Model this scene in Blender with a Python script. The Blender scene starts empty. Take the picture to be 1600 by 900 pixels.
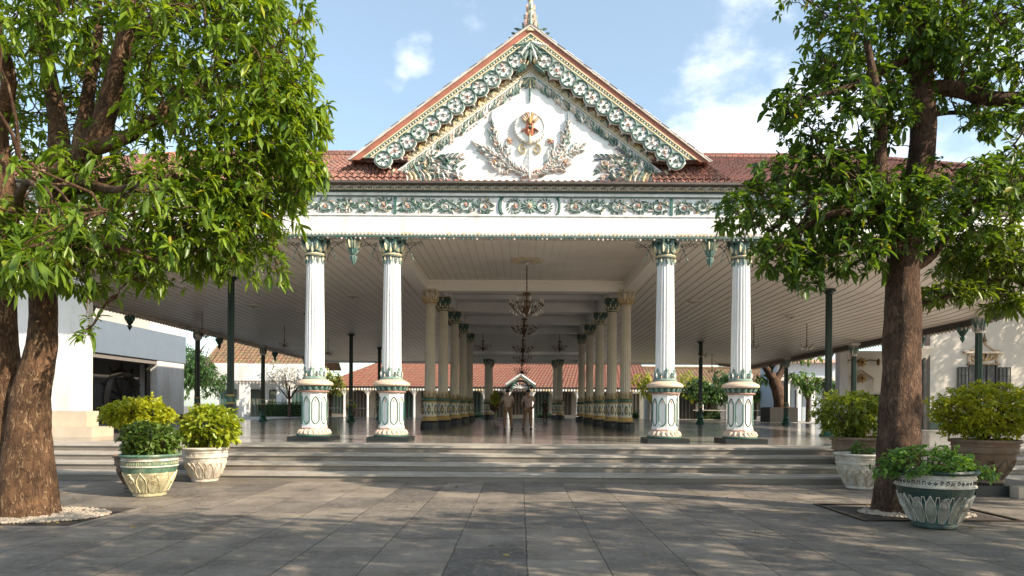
import bpy, math, random
import numpy as np
from mathutils import Vector, Matrix, noise
R = math.radians
sc = bpy.context.scene
COL = sc.collection
rng = np.random.default_rng(7)
random.seed(7)

# ---------------------------------------------------------------- camera
F, VX, HY = 1067.0, 813.0, 636.0          # focal length and vanishing point in photo pixels
CX, CZ, P = -0.2, 1.62, 0.64              # camera x, camera height, podium height
cam = bpy.data.objects.new('camera', bpy.data.cameras.new('camera'))
COL.objects.link(cam)
cam.data.sensor_width = 36.0
cam.data.lens = F * 36.0 / 1600.0
cam.data.shift_x = (800 - VX) / 1600.0
cam.data.shift_y = (HY - 450) / 1600.0
cam.data.clip_end = 2000
cam.location = (CX, 0, CZ)
cam.rotation_euler = (Matrix.Rotation(R(90), 3, 'X') @ Matrix.Rotation(R(0.35), 3, 'Z')).to_euler()
sc.camera = cam

# ---------------------------------------------------------------- sky and sun
SUN_AZ, SUN_EL = 60.0, 34.0               # azimuth to the right of the camera's back
sd = Vector((math.sin(R(SUN_AZ)) * math.cos(R(SUN_EL)), -math.cos(R(SUN_AZ)) * math.cos(R(SUN_EL)), math.sin(R(SUN_EL))))
sun = bpy.data.objects.new('sun', bpy.data.lights.new('sun', 'SUN'))
COL.objects.link(sun)
sun.data.energy = 3.8
sun.data.angle = R(0.6)
sun.data.color = (1.0, 0.87, 0.69)
sun.rotation_euler = sd.to_track_quat('Z', 'Y').to_euler()
w = bpy.data.worlds.new('World'); sc.world = w; w.use_nodes = True
nt = w.node_tree; nt.nodes.clear()
def N(nt, t, **k):
    n = nt.nodes.new(t)
    for a, b in k.items(): setattr(n, a, b)
    return n
out = N(nt, 'ShaderNodeOutputWorld'); bg = N(nt, 'ShaderNodeBackground')
sky = N(nt, 'ShaderNodeTexSky', sky_type='NISHITA', sun_disc=False, sun_elevation=R(SUN_EL), sun_rotation=R(180 - SUN_AZ),
        air_density=1.0, dust_density=1.2, ozone_density=1.2)
bg.inputs[1].default_value = 0.15
tc = N(nt, 'ShaderNodeTexCoord')
mp = N(nt, 'ShaderNodeMapping'); mp.inputs['Scale'].default_value = (5.5, 5.5, 9.0); mp.inputs['Location'].default_value = (1.3, 0.4, 0.7)
nz = N(nt, 'ShaderNodeTexNoise'); nz.inputs['Scale'].default_value = 1.7; nz.inputs['Detail'].default_value = 9; nz.inputs['Roughness'].default_value = 0.58
nt.links.new(tc.outputs['Generated'], mp.inputs[0]); nt.links.new(mp.outputs[0], nz.inputs[0])
def blob(d, r0, r1, amt):
    v = Vector(d).normalized()
    dp = N(nt, 'ShaderNodeVectorMath', operation='DOT_PRODUCT'); dp.inputs[1].default_value = v
    nt.links.new(tc.outputs['Generated'], dp.inputs[0])
    mr = N(nt, 'ShaderNodeMapRange', interpolation_type='SMOOTHSTEP')
    mr.inputs[1].default_value = math.cos(R(r1)); mr.inputs[2].default_value = math.cos(R(r0))
    mr.inputs[3].default_value = 0; mr.inputs[4].default_value = amt
    nt.links.new(dp.outputs['Value'], mr.inputs[0])
    return mr.outputs[0]
acc = None
for b in [((.33, 1, .44), .5, 10, .27), ((.42, 1, .33), 1, 10, .24), ((-.158, 1, .52), .2, 2.4, .33), ((-.185, 1, .475), .1, 1.3, .2),
          ((.75, 1, .42), 3, 13, .20), ((-.9, 1, .5), 3, 20, .2), ((-.10, 1, .6), .3, 4.5, .12), ((0, -1, .5), 5, 50, .25)]:
    o = blob(*b)
    if acc is None: acc = o
    else:
        m = N(nt, 'ShaderNodeMath', operation='ADD'); nt.links.new(acc, m.inputs[0]); nt.links.new(o, m.inputs[1]); acc = m.outputs[0]
ad = N(nt, 'ShaderNodeMath', operation='ADD'); nt.links.new(acc, ad.inputs[0]); nt.links.new(nz.outputs[0], ad.inputs[1])
cr = N(nt, 'ShaderNodeMapRange', interpolation_type='SMOOTHSTEP'); cr.inputs[1].default_value = .62; cr.inputs[2].default_value = .95; cr.inputs[4].default_value = 0.5
nt.links.new(ad.outputs[0], cr.inputs[0])
hz = N(nt, 'ShaderNodeMix', data_type='RGBA'); hz.inputs[0].default_value = 0.14; hz.inputs[7].default_value = (5.6, 6.4, 7.4, 1)
nt.links.new(sky.outputs[0], hz.inputs[6])
mx = N(nt, 'ShaderNodeMix', data_type='RGBA'); mx.inputs[7].default_value = (6.2, 6.2, 6.3, 1)
tn = N(nt, 'ShaderNodeMix', data_type='RGBA', blend_type='MULTIPLY'); tn.inputs[0].default_value = 1; tn.inputs[7].default_value = (.80, .82, .76, 1); nt.links.new(hz.outputs[2], tn.inputs[6])
nt.links.new(cr.outputs[0], mx.inputs[0]); nt.links.new(tn.outputs[2], mx.inputs[6]); nt.links.new(mx.outputs[2], bg.inputs[0])
nt.links.new(bg.outputs[0], out.inputs[0])
sc.view_settings.view_transform = 'Standard'; sc.view_settings.look = 'None'
sc.view_settings.exposure = 1.15; sc.view_settings.gamma = 1.0; sc.view_settings.use_curve_mapping = False
sc.cycles.max_bounces = 8; sc.cycles.diffuse_bounces = 7; sc.cycles.glossy_bounces = 3; sc.cycles.transmission_bounces = 3
sc.cycles.transparent_max_bounces = 6
sc.cycles.use_denoising = True

def PX(px, py, d):                         # photo pixel at depth d -> world point
    return ((px - VX) * d / F + CX, d, CZ + (HY - py) * d / F)
def xat(px, d): return (px - VX) * d / F + CX

# ---------------------------------------------------------------- materials
MAT = {}
def mat(name, col, rough=0.6, var=0.0, scale=3.0, bump=0.0, bscale=20.0, spec=0.5, metal=0.0, dirt=None, dirtamt=0.0, coords='Object', stretch=None):
    if name in MAT: return MAT[name]
    m = bpy.data.materials.new(name); m.use_nodes = True; nt = m.node_tree
    b = nt.nodes['Principled BSDF']
    b.inputs['Roughness'].default_value = rough; b.inputs['Specular IOR Level'].default_value = spec; b.inputs['Metallic'].default_value = metal
    tc = N(nt, 'ShaderNodeTexCoord'); src = tc.outputs[coords]
    if stretch:
        mp = N(nt, 'ShaderNodeMapping'); mp.inputs['Scale'].default_value = stretch; nt.links.new(src, mp.inputs[0]); src = mp.outputs[0]
    c = None
    if var or dirt:
        n = N(nt, 'ShaderNodeTexNoise'); n.inputs['Scale'].default_value = scale; n.inputs['Detail'].default_value = 8; n.inputs['Roughness'].default_value = .65
        nt.links.new(src, n.inputs[0])
        r = N(nt, 'ShaderNodeValToRGB')
        r.color_ramp.elements[0].position = .3; r.color_ramp.elements[1].position = .7
        r.color_ramp.elements[0].color = tuple(max(0, x * (1 - var)) for x in col) + (1,)
        r.color_ramp.elements[1].color = tuple(min(1, x * (1 + var)) for x in col) + (1,)
        nt.links.new(n.outputs[0], r.inputs[0]); c = r.outputs[0]
        if dirt:
            n2 = N(nt, 'ShaderNodeTexNoise'); n2.inputs['Scale'].default_value = scale * .37; n2.inputs['Detail'].default_value = 10; n2.inputs['Roughness'].default_value = .7
            nt.links.new(src, n2.inputs[0])
            mr = N(nt, 'ShaderNodeMapRange'); mr.inputs[1].default_value = .44; mr.inputs[2].default_value = .68; mr.inputs[4].default_value = dirtamt
            nt.links.new(n2.outputs[0], mr.inputs[0])
            mm = N(nt, 'ShaderNodeMix', data_type='RGBA'); mm.inputs[7].default_value = dirt + (1,)
            nt.links.new(mr.outputs[0], mm.inputs[0]); nt.links.new(c, mm.inputs[6]); c = mm.outputs[2]
        nt.links.new(c, b.inputs['Base Color'])
    else: b.inputs['Base Color'].default_value = col + (1,)
    if bump:
        n3 = N(nt, 'ShaderNodeTexNoise'); n3.inputs['Scale'].default_value = bscale; n3.inputs['Detail'].default_value = 6
        nt.links.new(src, n3.inputs[0])
        bp = N(nt, 'ShaderNodeBump'); bp.inputs['Strength'].default_value = bump; bp.inputs['Distance'].default_value = .02
        nt.links.new(n3.outputs[0], bp.inputs['Height']); nt.links.new(bp.outputs[0], b.inputs['Normal'])
    MAT[name] = m; return m
WHITE = mat('white_paint', (.80, .80, .79), .45, .04, 3.0, .12, 9, dirt=(.42, .37, .30), dirtamt=.5, stretch=(2.2, 2.2, .45))
WALLW = mat('wall_white', (.76, .76, .75), .6, .05, 2.0, .15, 6, dirt=(.38, .35, .30), dirtamt=.55, stretch=(1.6, 1.6, .4))
CREAM = mat('cream_paint', (.66, .60, .50), .5, .06, 2.0, .1, 9, dirt=(.4, .33, .25), dirtamt=.4)
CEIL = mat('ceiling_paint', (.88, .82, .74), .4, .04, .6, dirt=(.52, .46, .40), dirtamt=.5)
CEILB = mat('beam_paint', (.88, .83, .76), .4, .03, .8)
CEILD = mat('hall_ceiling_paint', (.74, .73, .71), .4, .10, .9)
GAP = mat('board_gap', (.42, .37, .32), .8)
CEILW = mat('wing_ceiling_paint', (.88, .81, .73), .4, .05, .6, dirt=(.66, .60, .53), dirtamt=.5)
GREEN = mat('green_paint', (.035, .12, .095), .4, .2, 6, .1, 30, dirt=(.2, .22, .18), dirtamt=.25)
TEAL = mat('teal_paint', (.125, .215, .19), .5, .25, 9, .1, 30, dirt=(.42, .45, .40), dirtamt=.5)
TEALD = mat('teal_dark_paint', (.055, .125, .11), .5, .3, 9, dirt=(.3, .33, .3), dirtamt=.4)
GOLD = mat('gold_paint', (.52, .36, .14), .45, .2, 9, dirt=(.3, .2, .1), dirtamt=.4)
GOLDP = mat('pale_gold_paint', (.66, .56, .36), .5, .2, 9, dirt=(.4, .3, .2), dirtamt=.4)
PINK = mat('pink_paint', (.62, .38, .32), .5, .2, 9, dirt=(.4, .25, .2), dirtamt=.3)
RED = mat('red_paint', (.36, .20, .16), .45, .2, 8)
REDB = mat('red_brown_board', (.36, .13, .085), .6, .25, 3, .2, 20, dirt=(.22, .1, .07), dirtamt=.6)
BLACK = mat('black_stone', (.014, .018, .018), .45, .2, 6)
GREYM = mat('grey_moulding', (.56, .50, .45), .6, .3, 5, .3, 30, dirt=(.3, .27, .26), dirtamt=.6)
GUTTER = mat('dark_gutter', (.085, .07, .06), .5, .3, 4)
DGREEN = mat('dark_green_iron', (.006, .026, .019), .3, .2, 5)
IRON = mat('dark_iron', (.04, .028, .02), .4, .2, 5, metal=.5)
BRASS = mat('old_brass', (.15, .095, .055), .35, .3, 12, metal=.7)
CRYST = mat('crystal', (.62, .58, .54), .1, .1, 20)
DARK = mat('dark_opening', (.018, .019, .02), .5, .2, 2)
DWOOD = mat('dark_wood', (.03, .026, .022), .45, .2, 6)
BLUEG = mat('blue_grey_shade_and_carving', (.17, .215, .27), .6, .06, 1.5)  # darkened for roof shade on the annex band; also tints some carved leaves
STEPM = mat('step_stone', (.22, .19, .16), .5, .2, 2.2, .35, 18, dirt=(.12, .10, .08), dirtamt=.85, stretch=(.5, 2, 4))
NOSE = mat('step_edge_stone', (.38, .345, .30), .5, .16, 2.6, .3, 18, dirt=(.22, .19, .16), dirtamt=.7)
PLINTH = mat('cream_stone', (.56, .47, .36), .6, .1, 1.8, .2, 14, dirt=(.34, .27, .2), dirtamt=.4)
SOIL = mat('soil', (.05, .035, .025), .9, .3, 9, .5, 30)
PEB = mat('pebble', (.36, .30, .235), .8, .3, 14)
TERRA = mat('brown_clay', (.17, .105, .065), .7, .3, 5, .5, 26, dirt=(.33, .27, .2), dirtamt=.4)
POTW = mat('pot_white', (.58, .54, .47), .65, .2, 9, .5, 30, dirt=(.22, .165, .11), dirtamt=.9)
POTC = mat('pot_ochre', (.44, .39, .24), .65, .3, 9, .5, 30, dirt=(.18, .17, .09), dirtamt=.9)
POTG = mat('pot_green', (.07, .15, .10), .45, .35, 9, .3, 30, dirt=(.26, .29, .20), dirtamt=.7)
POTD = mat('pot_dark_green', (.012, .04, .033), .4, .35, 9, .3, 30, dirt=(.12, .12, .09), dirtamt=.7)

def floor_mat():
    m = mat('polished_floor', (.075, .07, .068), .09, .2, 1.5, spec=.6)
    nt = m.node_tree; b = nt.nodes['Principled BSDF']
    tc = N(nt, 'ShaderNodeTexCoord'); bt = N(nt, 'ShaderNodeTexBrick', offset=0.0)
    bt.inputs['Scale'].default_value = 1; bt.inputs['Brick Width'].default_value = .6; bt.inputs['Row Height'].default_value = .6; bt.inputs['Mortar Size'].default_value = .006
    bt.inputs['Color1'].default_value = (.25, .225, .205, 1); bt.inputs['Color2'].default_value = (.20, .182, .166, 1); bt.inputs['Mortar'].default_value = (.03, .03, .03, 1)
    nt.links.new(tc.outputs['Object'], bt.inputs[0]); nt.links.new(bt.outputs[0], b.inputs['Base Color'])
    n = N(nt, 'ShaderNodeTexNoise'); n.inputs['Scale'].default_value = .8; n.inputs['Detail'].default_value = 5; nt.links.new(tc.outputs['Object'], n.inputs[0])
    mr = N(nt, 'ShaderNodeMapRange'); mr.inputs[3].default_value = .07; mr.inputs[4].default_value = .24
    nt.links.new(n.outputs[0], mr.inputs[0]); nt.links.new(mr.outputs[0], b.inputs['Roughness'])
    n2 = N(nt, 'ShaderNodeTexNoise'); n2.inputs['Scale'].default_value = 3.0; nt.links.new(tc.outputs['Object'], n2.inputs[0])
    bp = N(nt, 'ShaderNodeBump'); bp.inputs['Strength'].default_value = .05; bp.inputs['Distance'].default_value = .02
    nt.links.new(n2.outputs[0], bp.inputs['Height']); nt.links.new(bp.outputs[0], b.inputs['Normal'])
    return m
FLOORM = floor_mat()
def paving_mat():
    m = bpy.data.materials.new('paving_stone'); m.use_nodes = True; nt = m.node_tree; b = nt.nodes['Principled BSDF']
    L = nt.links.new
    tc = N(nt, 'ShaderNodeTexCoord'); mp = N(nt, 'ShaderNodeMapping'); mp.inputs['Rotation'].default_value = (0, 0, R(90)); mp.inputs['Location'].default_value = (.3, .12, 0)
    nw = N(nt, 'ShaderNodeTexNoise'); nw.inputs['Scale'].default_value = 2.2; nw.inputs['Detail'].default_value = 4
    L(tc.outputs['Object'], nw.inputs[0])
    sb = N(nt, 'ShaderNodeVectorMath', operation='SUBTRACT'); sb.inputs[1].default_value = (.5, .5, .5); L(nw.outputs['Color'], sb.inputs[0])
    scl = N(nt, 'ShaderNodeVectorMath', operation='SCALE'); scl.inputs['Scale'].default_value = .03; L(sb.outputs[0], scl.inputs[0])
    adv = N(nt, 'ShaderNodeVectorMath', operation='ADD'); L(tc.outputs['Object'], adv.inputs[0]); L(scl.outputs[0], adv.inputs[1])
    L(adv.outputs[0], mp.inputs[0])
    bt = N(nt, 'ShaderNodeTexBrick', offset=.45, squash=.75, squash_frequency=3)
    for k, v in (('Scale', 1), ('Brick Width', 1.25), ('Row Height', .82), ('Mortar Size', .008), ('Mortar Smooth', .5), ('Bias', -.1)): bt.inputs[k].default_value = v
    bt.inputs['Color1'].default_value = (.215, .180, .145, 1); bt.inputs['Color2'].default_value = (.092, .083, .075, 1); bt.inputs['Mortar'].default_value = (.035, .03, .026, 1)
    L(mp.outputs[0], bt.inputs[0])
    n = N(nt, 'ShaderNodeTexNoise'); n.inputs['Scale'].default_value = 1.1; n.inputs['Detail'].default_value = 12; n.inputs['Roughness'].default_value = .72
    L(tc.outputs['Object'], n.inputs[0])
    r = N(nt, 'ShaderNodeMapRange'); r.inputs[1].default_value = .3; r.inputs[2].default_value = .7; r.inputs[3].default_value = .42; r.inputs[4].default_value = 1.6
    L(n.outputs[0], r.inputs[0])
    mu = N(nt, 'ShaderNodeMix', data_type='RGBA', blend_type='MULTIPLY'); mu.inputs[0].default_value = 1; L(bt.outputs[0], mu.inputs[6]); L(r.outputs[0], mu.inputs[7])
    # pale scratches and cleft flakes
    n4 = N(nt, 'ShaderNodeTexNoise'); n4.inputs['Scale'].default_value = 11; n4.inputs['Detail'].default_value = 14; n4.inputs['Roughness'].default_value = .8; n4.inputs['Distortion'].default_value = 1.2
    L(tc.outputs['Object'], n4.inputs[0])
    r4 = N(nt, 'ShaderNodeMapRange'); r4.inputs[1].default_value = .50; r4.inputs[2].default_value = .66; r4.inputs[4].default_value = .62; L(n4.outputs[0], r4.inputs[0])
    m2 = N(nt, 'ShaderNodeMix', data_type='RGBA'); m2.inputs[7].default_value = (.42, .35, .28, 1); L(r4.outputs[0], m2.inputs[0]); L(mu.outputs[2], m2.inputs[6])
    L(m2.outputs[2], b.inputs['Base Color'])
    b.inputs['Specular IOR Level'].default_value = .4
    rr = N(nt, 'ShaderNodeMapRange'); rr.inputs[3].default_value = .38; rr.inputs[4].default_value = .78; L(n4.outputs[0], rr.inputs[0]); L(rr.outputs[0], b.inputs['Roughness'])
    hm = N(nt, 'ShaderNodeMath', operation='MULTIPLY_ADD'); hm.inputs[1].default_value = 1.1; L(n4.outputs[0], hm.inputs[0])
    iv = N(nt, 'ShaderNodeMath', operation='MULTIPLY'); iv.inputs[1].default_value = -1.0; L(bt.outputs['Fac'], iv.inputs[0]); L(iv.outputs[0], hm.inputs[2])
    bp = N(nt, 'ShaderNodeBump'); bp.inputs['Strength'].default_value = 1.0; bp.inputs['Distance'].default_value = .016; L(hm.outputs[0], bp.inputs['Height'])
    L(bp.outputs[0], b.inputs['Normal'])
    return m
PAVE = paving_mat()
def tile_mat(name, c1, c2, dirt, amt, w=.2, h=.28):
    m = bpy.data.materials.new(name); m.use_nodes = True; nt = m.node_tree; b = nt.nodes['Principled BSDF']; L = nt.links.new
    b.inputs['Roughness'].default_value = .8
    tc = N(nt, 'ShaderNodeTexCoord')
    sx = N(nt, 'ShaderNodeSeparateXYZ'); L(tc.outputs['Object'], sx.inputs[0])
    ay = N(nt, 'ShaderNodeMath', operation='ADD'); L(sx.outputs[1], ay.inputs[0]); L(sx.outputs[2], ay.inputs[1])
    cb = N(nt, 'ShaderNodeCombineXYZ'); L(sx.outputs[0], cb.inputs[0]); L(ay.outputs[0], cb.inputs[1])
    bt = N(nt, 'ShaderNodeTexBrick', offset=.5)
    for k, v in (('Scale', 1), ('Brick Width', w), ('Row Height', h), ('Mortar Size', .018), ('Mortar Smooth', .8)): bt.inputs[k].default_value = v
    bt.inputs['Color1'].default_value = c1 + (1,); bt.inputs['Color2'].default_value = c2 + (1,); bt.inputs['Mortar'].default_value = tuple(x * .35 for x in c2) + (1,)
    L(cb.outputs[0], bt.inputs[0])
    n = N(nt, 'ShaderNodeTexNoise'); n.inputs['Scale'].default_value = 1.6; n.inputs['Detail'].default_value = 10; n.inputs['Roughness'].default_value = .8; L(tc.outputs['Object'], n.inputs[0])
    r = N(nt, 'ShaderNodeMapRange'); r.inputs[1].default_value = .42; r.inputs[2].default_value = .66; r.inputs[4].default_value = amt; L(n.outputs[0], r.inputs[0])
    mm = N(nt, 'ShaderNodeMix', data_type='RGBA'); mm.inputs[7].default_value = dirt + (1,); L(r.outputs[0], mm.inputs[0]); L(bt.outputs[0], mm.inputs[6]); L(mm.outputs[2], b.inputs['Base Color'])
    bp = N(nt, 'ShaderNodeBump'); bp.inputs['Strength'].default_value = .9; bp.inputs['Distance'].default_value = .04; bp.invert = True
    L(bt.outputs['Fac'], bp.inputs['Height']); L(bp.outputs[0], b.inputs['Normal'])
    return m
TILE = tile_mat('red_roof_tile', (.34, .145, .105), (.25, .10, .075), (.14, .105, .09), .85)
TILE_O = tile_mat('orange_roof_tile', (.27, .095, .062), (.20, .072, .05), (.20, .13, .08), .7)
TILE_W = tile_mat('weathered_roof_tile', (.34, .15, .09), (.15, .09, .065), (.20, .19, .08), .95)

def leaf_mat(name, c1, c2, trans=.4, rough=.38, spec=.5, yellow=None):
    m = bpy.data.materials.new(name); m.use_nodes = True; nt = m.node_tree; L = nt.links.new
    b = nt.nodes['Principled BSDF']; o = nt.nodes['Material Output']
    at = N(nt, 'ShaderNodeAttribute', attribute_name='rnd')
    r = N(nt, 'ShaderNodeValToRGB'); e = r.color_ramp.elements
    e[0].color = c1 + (1,); e[1].color = c2 + (1,); e[1].position = .9
    if yellow: x = e.new(.96); x.color = yellow + (1,)
    L(at.outputs['Fac'], r.inputs[0])
    L(r.outputs[0], b.inputs['Base Color']); b.inputs['Roughness'].default_value = rough; b.inputs['Specular IOR Level'].default_value = spec
    t = N(nt, 'ShaderNodeBsdfTranslucent')
    hs = N(nt, 'ShaderNodeMix', data_type='RGBA', blend_type='MULTIPLY'); hs.inputs[0].default_value = 1; hs.inputs[7].default_value = (1.9, 1.7, .5, 1)
    L(r.outputs[0], hs.inputs[6]); L(hs.outputs[2], t.inputs[0])
    ms = N(nt, 'ShaderNodeMixShader'); ms.inputs[0].default_value = trans; L(b.outputs[0], ms.inputs[1]); L(t.outputs[0], ms.inputs[2]); L(ms.outputs[0], o.inputs[0])
    return m
LEAF_L = leaf_mat('leaf_bright', (.042, .105, .012), (.235, .34, .032), .40, yellow=(.42, .36, .03))
LEAF_R = leaf_mat('leaf_deep', (.032, .082, .016), (.13, .22, .03), .38, yellow=(.30, .26, .03))
LEAF_Y = leaf_mat('leaf_yellow_green', (.15, .21, .015), (.40, .42, .03), .3)
LEAF_G = leaf_mat('leaf_mid_green', (.06, .13, .025), (.13, .23, .04), .3)
LEAF_D = leaf_mat('leaf_dark_green', (.03, .08, .02), (.08, .16, .04), .25)
def bark_mat(name, c1, c2, fleck):
    m = bpy.data.materials.new(name); m.use_nodes = True; nt = m.node_tree; L = nt.links.new; b = nt.nodes['Principled BSDF']
    b.inputs['Roughness'].default_value = .85; b.inputs['Specular IOR Level'].default_value = .25
    tc = N(nt, 'ShaderNodeTexCoord'); mp = N(nt, 'ShaderNodeMapping'); mp.inputs['Scale'].default_value = (1, 1, .32); L(tc.outputs['Object'], mp.inputs[0])
    n = N(nt, 'ShaderNodeTexNoise'); n.inputs['Scale'].default_value = 19; n.inputs['Detail'].default_value = 12; n.inputs['Roughness'].default_value = .78; n.inputs['Distortion'].default_value = 1.0; L(mp.outputs[0], n.inputs[0])
    r = N(nt, 'ShaderNodeValToRGB'); r.color_ramp.elements[0].position = .42; r.color_ramp.elements[1].position = .60
    r.color_ramp.elements[0].color = c1 + (1,); r.color_ramp.elements[1].color = c2 + (1,); L(n.outputs[0], r.inputs[0])
    n2 = N(nt, 'ShaderNodeTexNoise'); n2.inputs['Scale'].default_value = 22; n2.inputs['Detail'].default_value = 3; n2.inputs['Distortion'].default_value = 1.5; L(mp.outputs[0], n2.inputs[0])
    r2 = N(nt, 'ShaderNodeMapRange'); r2.inputs[1].default_value = .555; r2.inputs[2].default_value = .60; r2.inputs[4].default_value = .55; L(n2.outputs[0], r2.inputs[0])
    mm = N(nt, 'ShaderNodeMix', data_type='RGBA'); mm.inputs[7].default_value = fleck + (1,); L(r2.outputs[0], mm.inputs[0]); L(r.outputs[0], mm.inputs[6]); L(mm.outputs[2], b.inputs['Base Color'])
    n5 = N(nt, 'ShaderNodeTexNoise'); n5.inputs['Scale'].default_value = 2.6; n5.inputs['Detail'].default_value = 5; L(tc.outputs['Object'], n5.inputs[0])
    r5 = N(nt, 'ShaderNodeMapRange'); r5.inputs[1].default_value = .35; r5.inputs[2].default_value = .65; r5.inputs[3].default_value = .55; r5.inputs[4].default_value = 1.25; L(n5.outputs[0], r5.inputs[0])
    m5 = N(nt, 'ShaderNodeMix', data_type='RGBA', blend_type='MULTIPLY'); m5.inputs[0].default_value = 1; L(mm.outputs[2], m5.inputs[6]); L(r5.outputs[0], m5.inputs[7]); L(m5.outputs[2], b.inputs['Base Color'])
    a = N(nt, 'ShaderNodeMath', operation='ADD'); L(n.outputs[0], a.inputs[0]); L(r2.outputs[0], a.inputs[1])
    bp = N(nt, 'ShaderNodeBump'); bp.inputs['Strength'].default_value = 1.0; bp.inputs['Distance'].default_value = .05; L(a.outputs[0], bp.inputs['Height']); L(bp.outputs[0], b.inputs['Normal'])
    return m
BARK_L = bark_mat('bark_brown', (.065, .034, .020), (.185, .100, .052), (.42, .28, .16))
BARK_R = bark_mat('bark_grey_brown', (.055, .032, .022), (.175, .10, .065), (.30, .19, .12))

# ---------------------------------------------------------------- mesh helpers
class MB:
    def __init__(s, xf=None): s.v = []; s.f = []; s.m = []; s.mats = []; s.xf = xf
    def mi(s, m):
        if m not in s.mats: s.mats.append(m)
        return s.mats.index(m)
    def add(s, vs, fs, m, xf=None):
        o = len(s.v); x = xf or s.xf
        s.v.extend([tuple(x(*p)) for p in vs] if x else [tuple(p) for p in vs])
        s.f.extend([tuple(o + i for i in f) for f in fs]); s.m.extend([s.mi(m)] * len(fs))
    def box(s, x0, x1, y0, y1, z0, z1, m, xf=None):
        if x0 > x1: x0, x1 = x1, x0
        s.add([(x0, y0, z0), (x1, y0, z0), (x1, y1, z0), (x0, y1, z0), (x0, y0, z1), (x1, y0, z1), (x1, y1, z1), (x0, y1, z1)],
              [(0, 3, 2, 1), (4, 5, 6, 7), (0, 1, 5, 4), (1, 2, 6, 5), (2, 3, 7, 6), (3, 0, 4, 7)], m, xf)
    def lathe(s, prof, m, c=(0, 0, 0), seg=32, rot=0.0, flute=None, caps=True, sq=None):
        vs = []; fs = []; ms = []
        n = len(prof)
        for p in prof:
            r, z = p[0], p[1]
            for k in range(seg):
                a = 2 * math.pi * k / seg + rot; rr = r
                if flute and p[2 if len(p) > 2 else 1] and len(p) > 2 and p[2]:
                    rr = r * (1 - flute[1] * (0.5 - 0.5 * math.cos(a * flute[0])) ** .7)
                vs.append((c[0] + rr * math.cos(a), c[1] + rr * math.sin(a), c[2] + z))
        for i in range(n - 1):
            for k in range(seg):
                k2 = (k + 1) % seg
                fs.append((i * seg + k, i * seg + k2, (i + 1) * seg + k2, (i + 1) * seg + k))
        if caps: fs.append(tuple(range(seg))[::-1]); fs.append(tuple((n - 1) * seg + k for k in range(seg)))
        s.add(vs, fs, m)
    def tube(s, pts, rad, m, seg=8, cap=True):
        pts = [Vector(p) for p in pts]; n = len(pts)
        if not hasattr(rad, '__len__'): rad = [rad] * n
        t = (pts[1] - pts[0]).normalized(); u = t.orthogonal().normalized(); vs = []
        for i in range(n):
            t = (pts[min(i + 1, n - 1)] - pts[max(i - 1, 0)]).normalized()
            u = (u - t * u.dot(t)).normalized(); v = t.cross(u)
            for k in range(seg):
                a = 2 * math.pi * k / seg
                vs.append(tuple(pts[i] + (u * math.cos(a) + v * math.sin(a)) * rad[i]))
        fs = [(i * seg + k, i * seg + (k + 1) % seg, (i + 1) * seg + (k + 1) % seg, (i + 1) * seg + k) for i in range(n - 1) for k in range(seg)]
        if cap: fs.append(tuple(range(seg))[::-1]); fs.append(tuple((n - 1) * seg + k for k in range(seg)))
        s.add(vs, fs, m)
    # a carved ribbon with a raised mid ridge, drawn in the relief plane (a along, b up, c outwards)
    def ribbon(s, pts, ws, h, m, xf=None, base=0.0, edge=.35):
        n = len(pts); vs = []
        if not hasattr(ws, '__len__'): ws = [ws] * n
        for i in range(n):
            p0 = pts[max(i - 1, 0)]; p1 = pts[min(i + 1, n - 1)]
            dx, dy = p1[0] - p0[0], p1[1] - p0[1]; l = math.hypot(dx, dy) or 1
            nx, ny = -dy / l, dx / l; w_ = ws[i] / 2; x, y = pts[i]; hh = base + h * min(1, .4 + ws[i] / (max(ws) or 1))
            vs += [(x - nx * w_, y - ny * w_, base - .01), (x - nx * w_ * .9, y - ny * w_ * .9, base + h * edge), (x, y, hh),
                   (x + nx * w_ * .9, y + ny * w_ * .9, base + h * edge), (x + nx * w_, y + ny * w_, base - .01)]
        fs = [(i * 5 + k, i * 5 + k + 1, (i + 1) * 5 + k + 1, (i + 1) * 5 + k) for i in range(n - 1) for k in range(4)]
        s.add(vs, fs, m, xf)
    def leaf(s, x, y, ang, L, W, h, m, xf=None, bend=0.0, base=0.0, lobes=True):
        st = [0, .12, .28, .4, .52, .66, .8, 1.0]
        wd = [.2, .55, 1, .7, .95, .55, .6, .02] if lobes else [.15, .5, .85, 1, .95, .75, .45, .02]
        pts = []
        for t in st:
            a = ang + bend * t
            pts.append((x + L * t * math.cos(a), y + L * t * math.sin(a)))
        s.ribbon(pts, [q * W for q in wd], h, m, xf, base)
    def scroll(s, x, y, r, a0, turns, w_, h, m, xf=None, base=0.0, grow=True):
        n = int(14 * abs(turns)) + 4; pts = []; ws = []
        for i in range(n):
            t = i / (n - 1); rr = r * (1 - .82 * t); a = a0 + turns * 2 * math.pi * t
            pts.append((x + rr * math.cos(a), y + rr * math.sin(a))); ws.append(w_ * (1 - .45 * t))
        s.ribbon(pts, ws, h, m, xf, base)
    def dome(s, x, y, r, h, m, xf=None, base=0.0, seg=10):
        vs = []; 
        for j in range(3):
            a = j / 3 * math.pi / 2
            for k in range(seg):
                q = 2 * math.pi * k / seg
                vs.append((x + r * math.cos(a) * math.cos(q), y + r * math.cos(a) * math.sin(q), base + h * math.sin(a)))
        vs.append((x, y, base + h))
        fs = [(j * seg + k, j * seg + (k + 1) % seg, (j + 1) * seg + (k + 1) % seg, (j + 1) * seg + k) for j in range(2) for k in range(seg)]
        fs += [(2 * seg + k, 2 * seg + (k + 1) % seg, 3 * seg) for k in range(seg)]
        s.add(vs, fs, m, xf)
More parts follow.
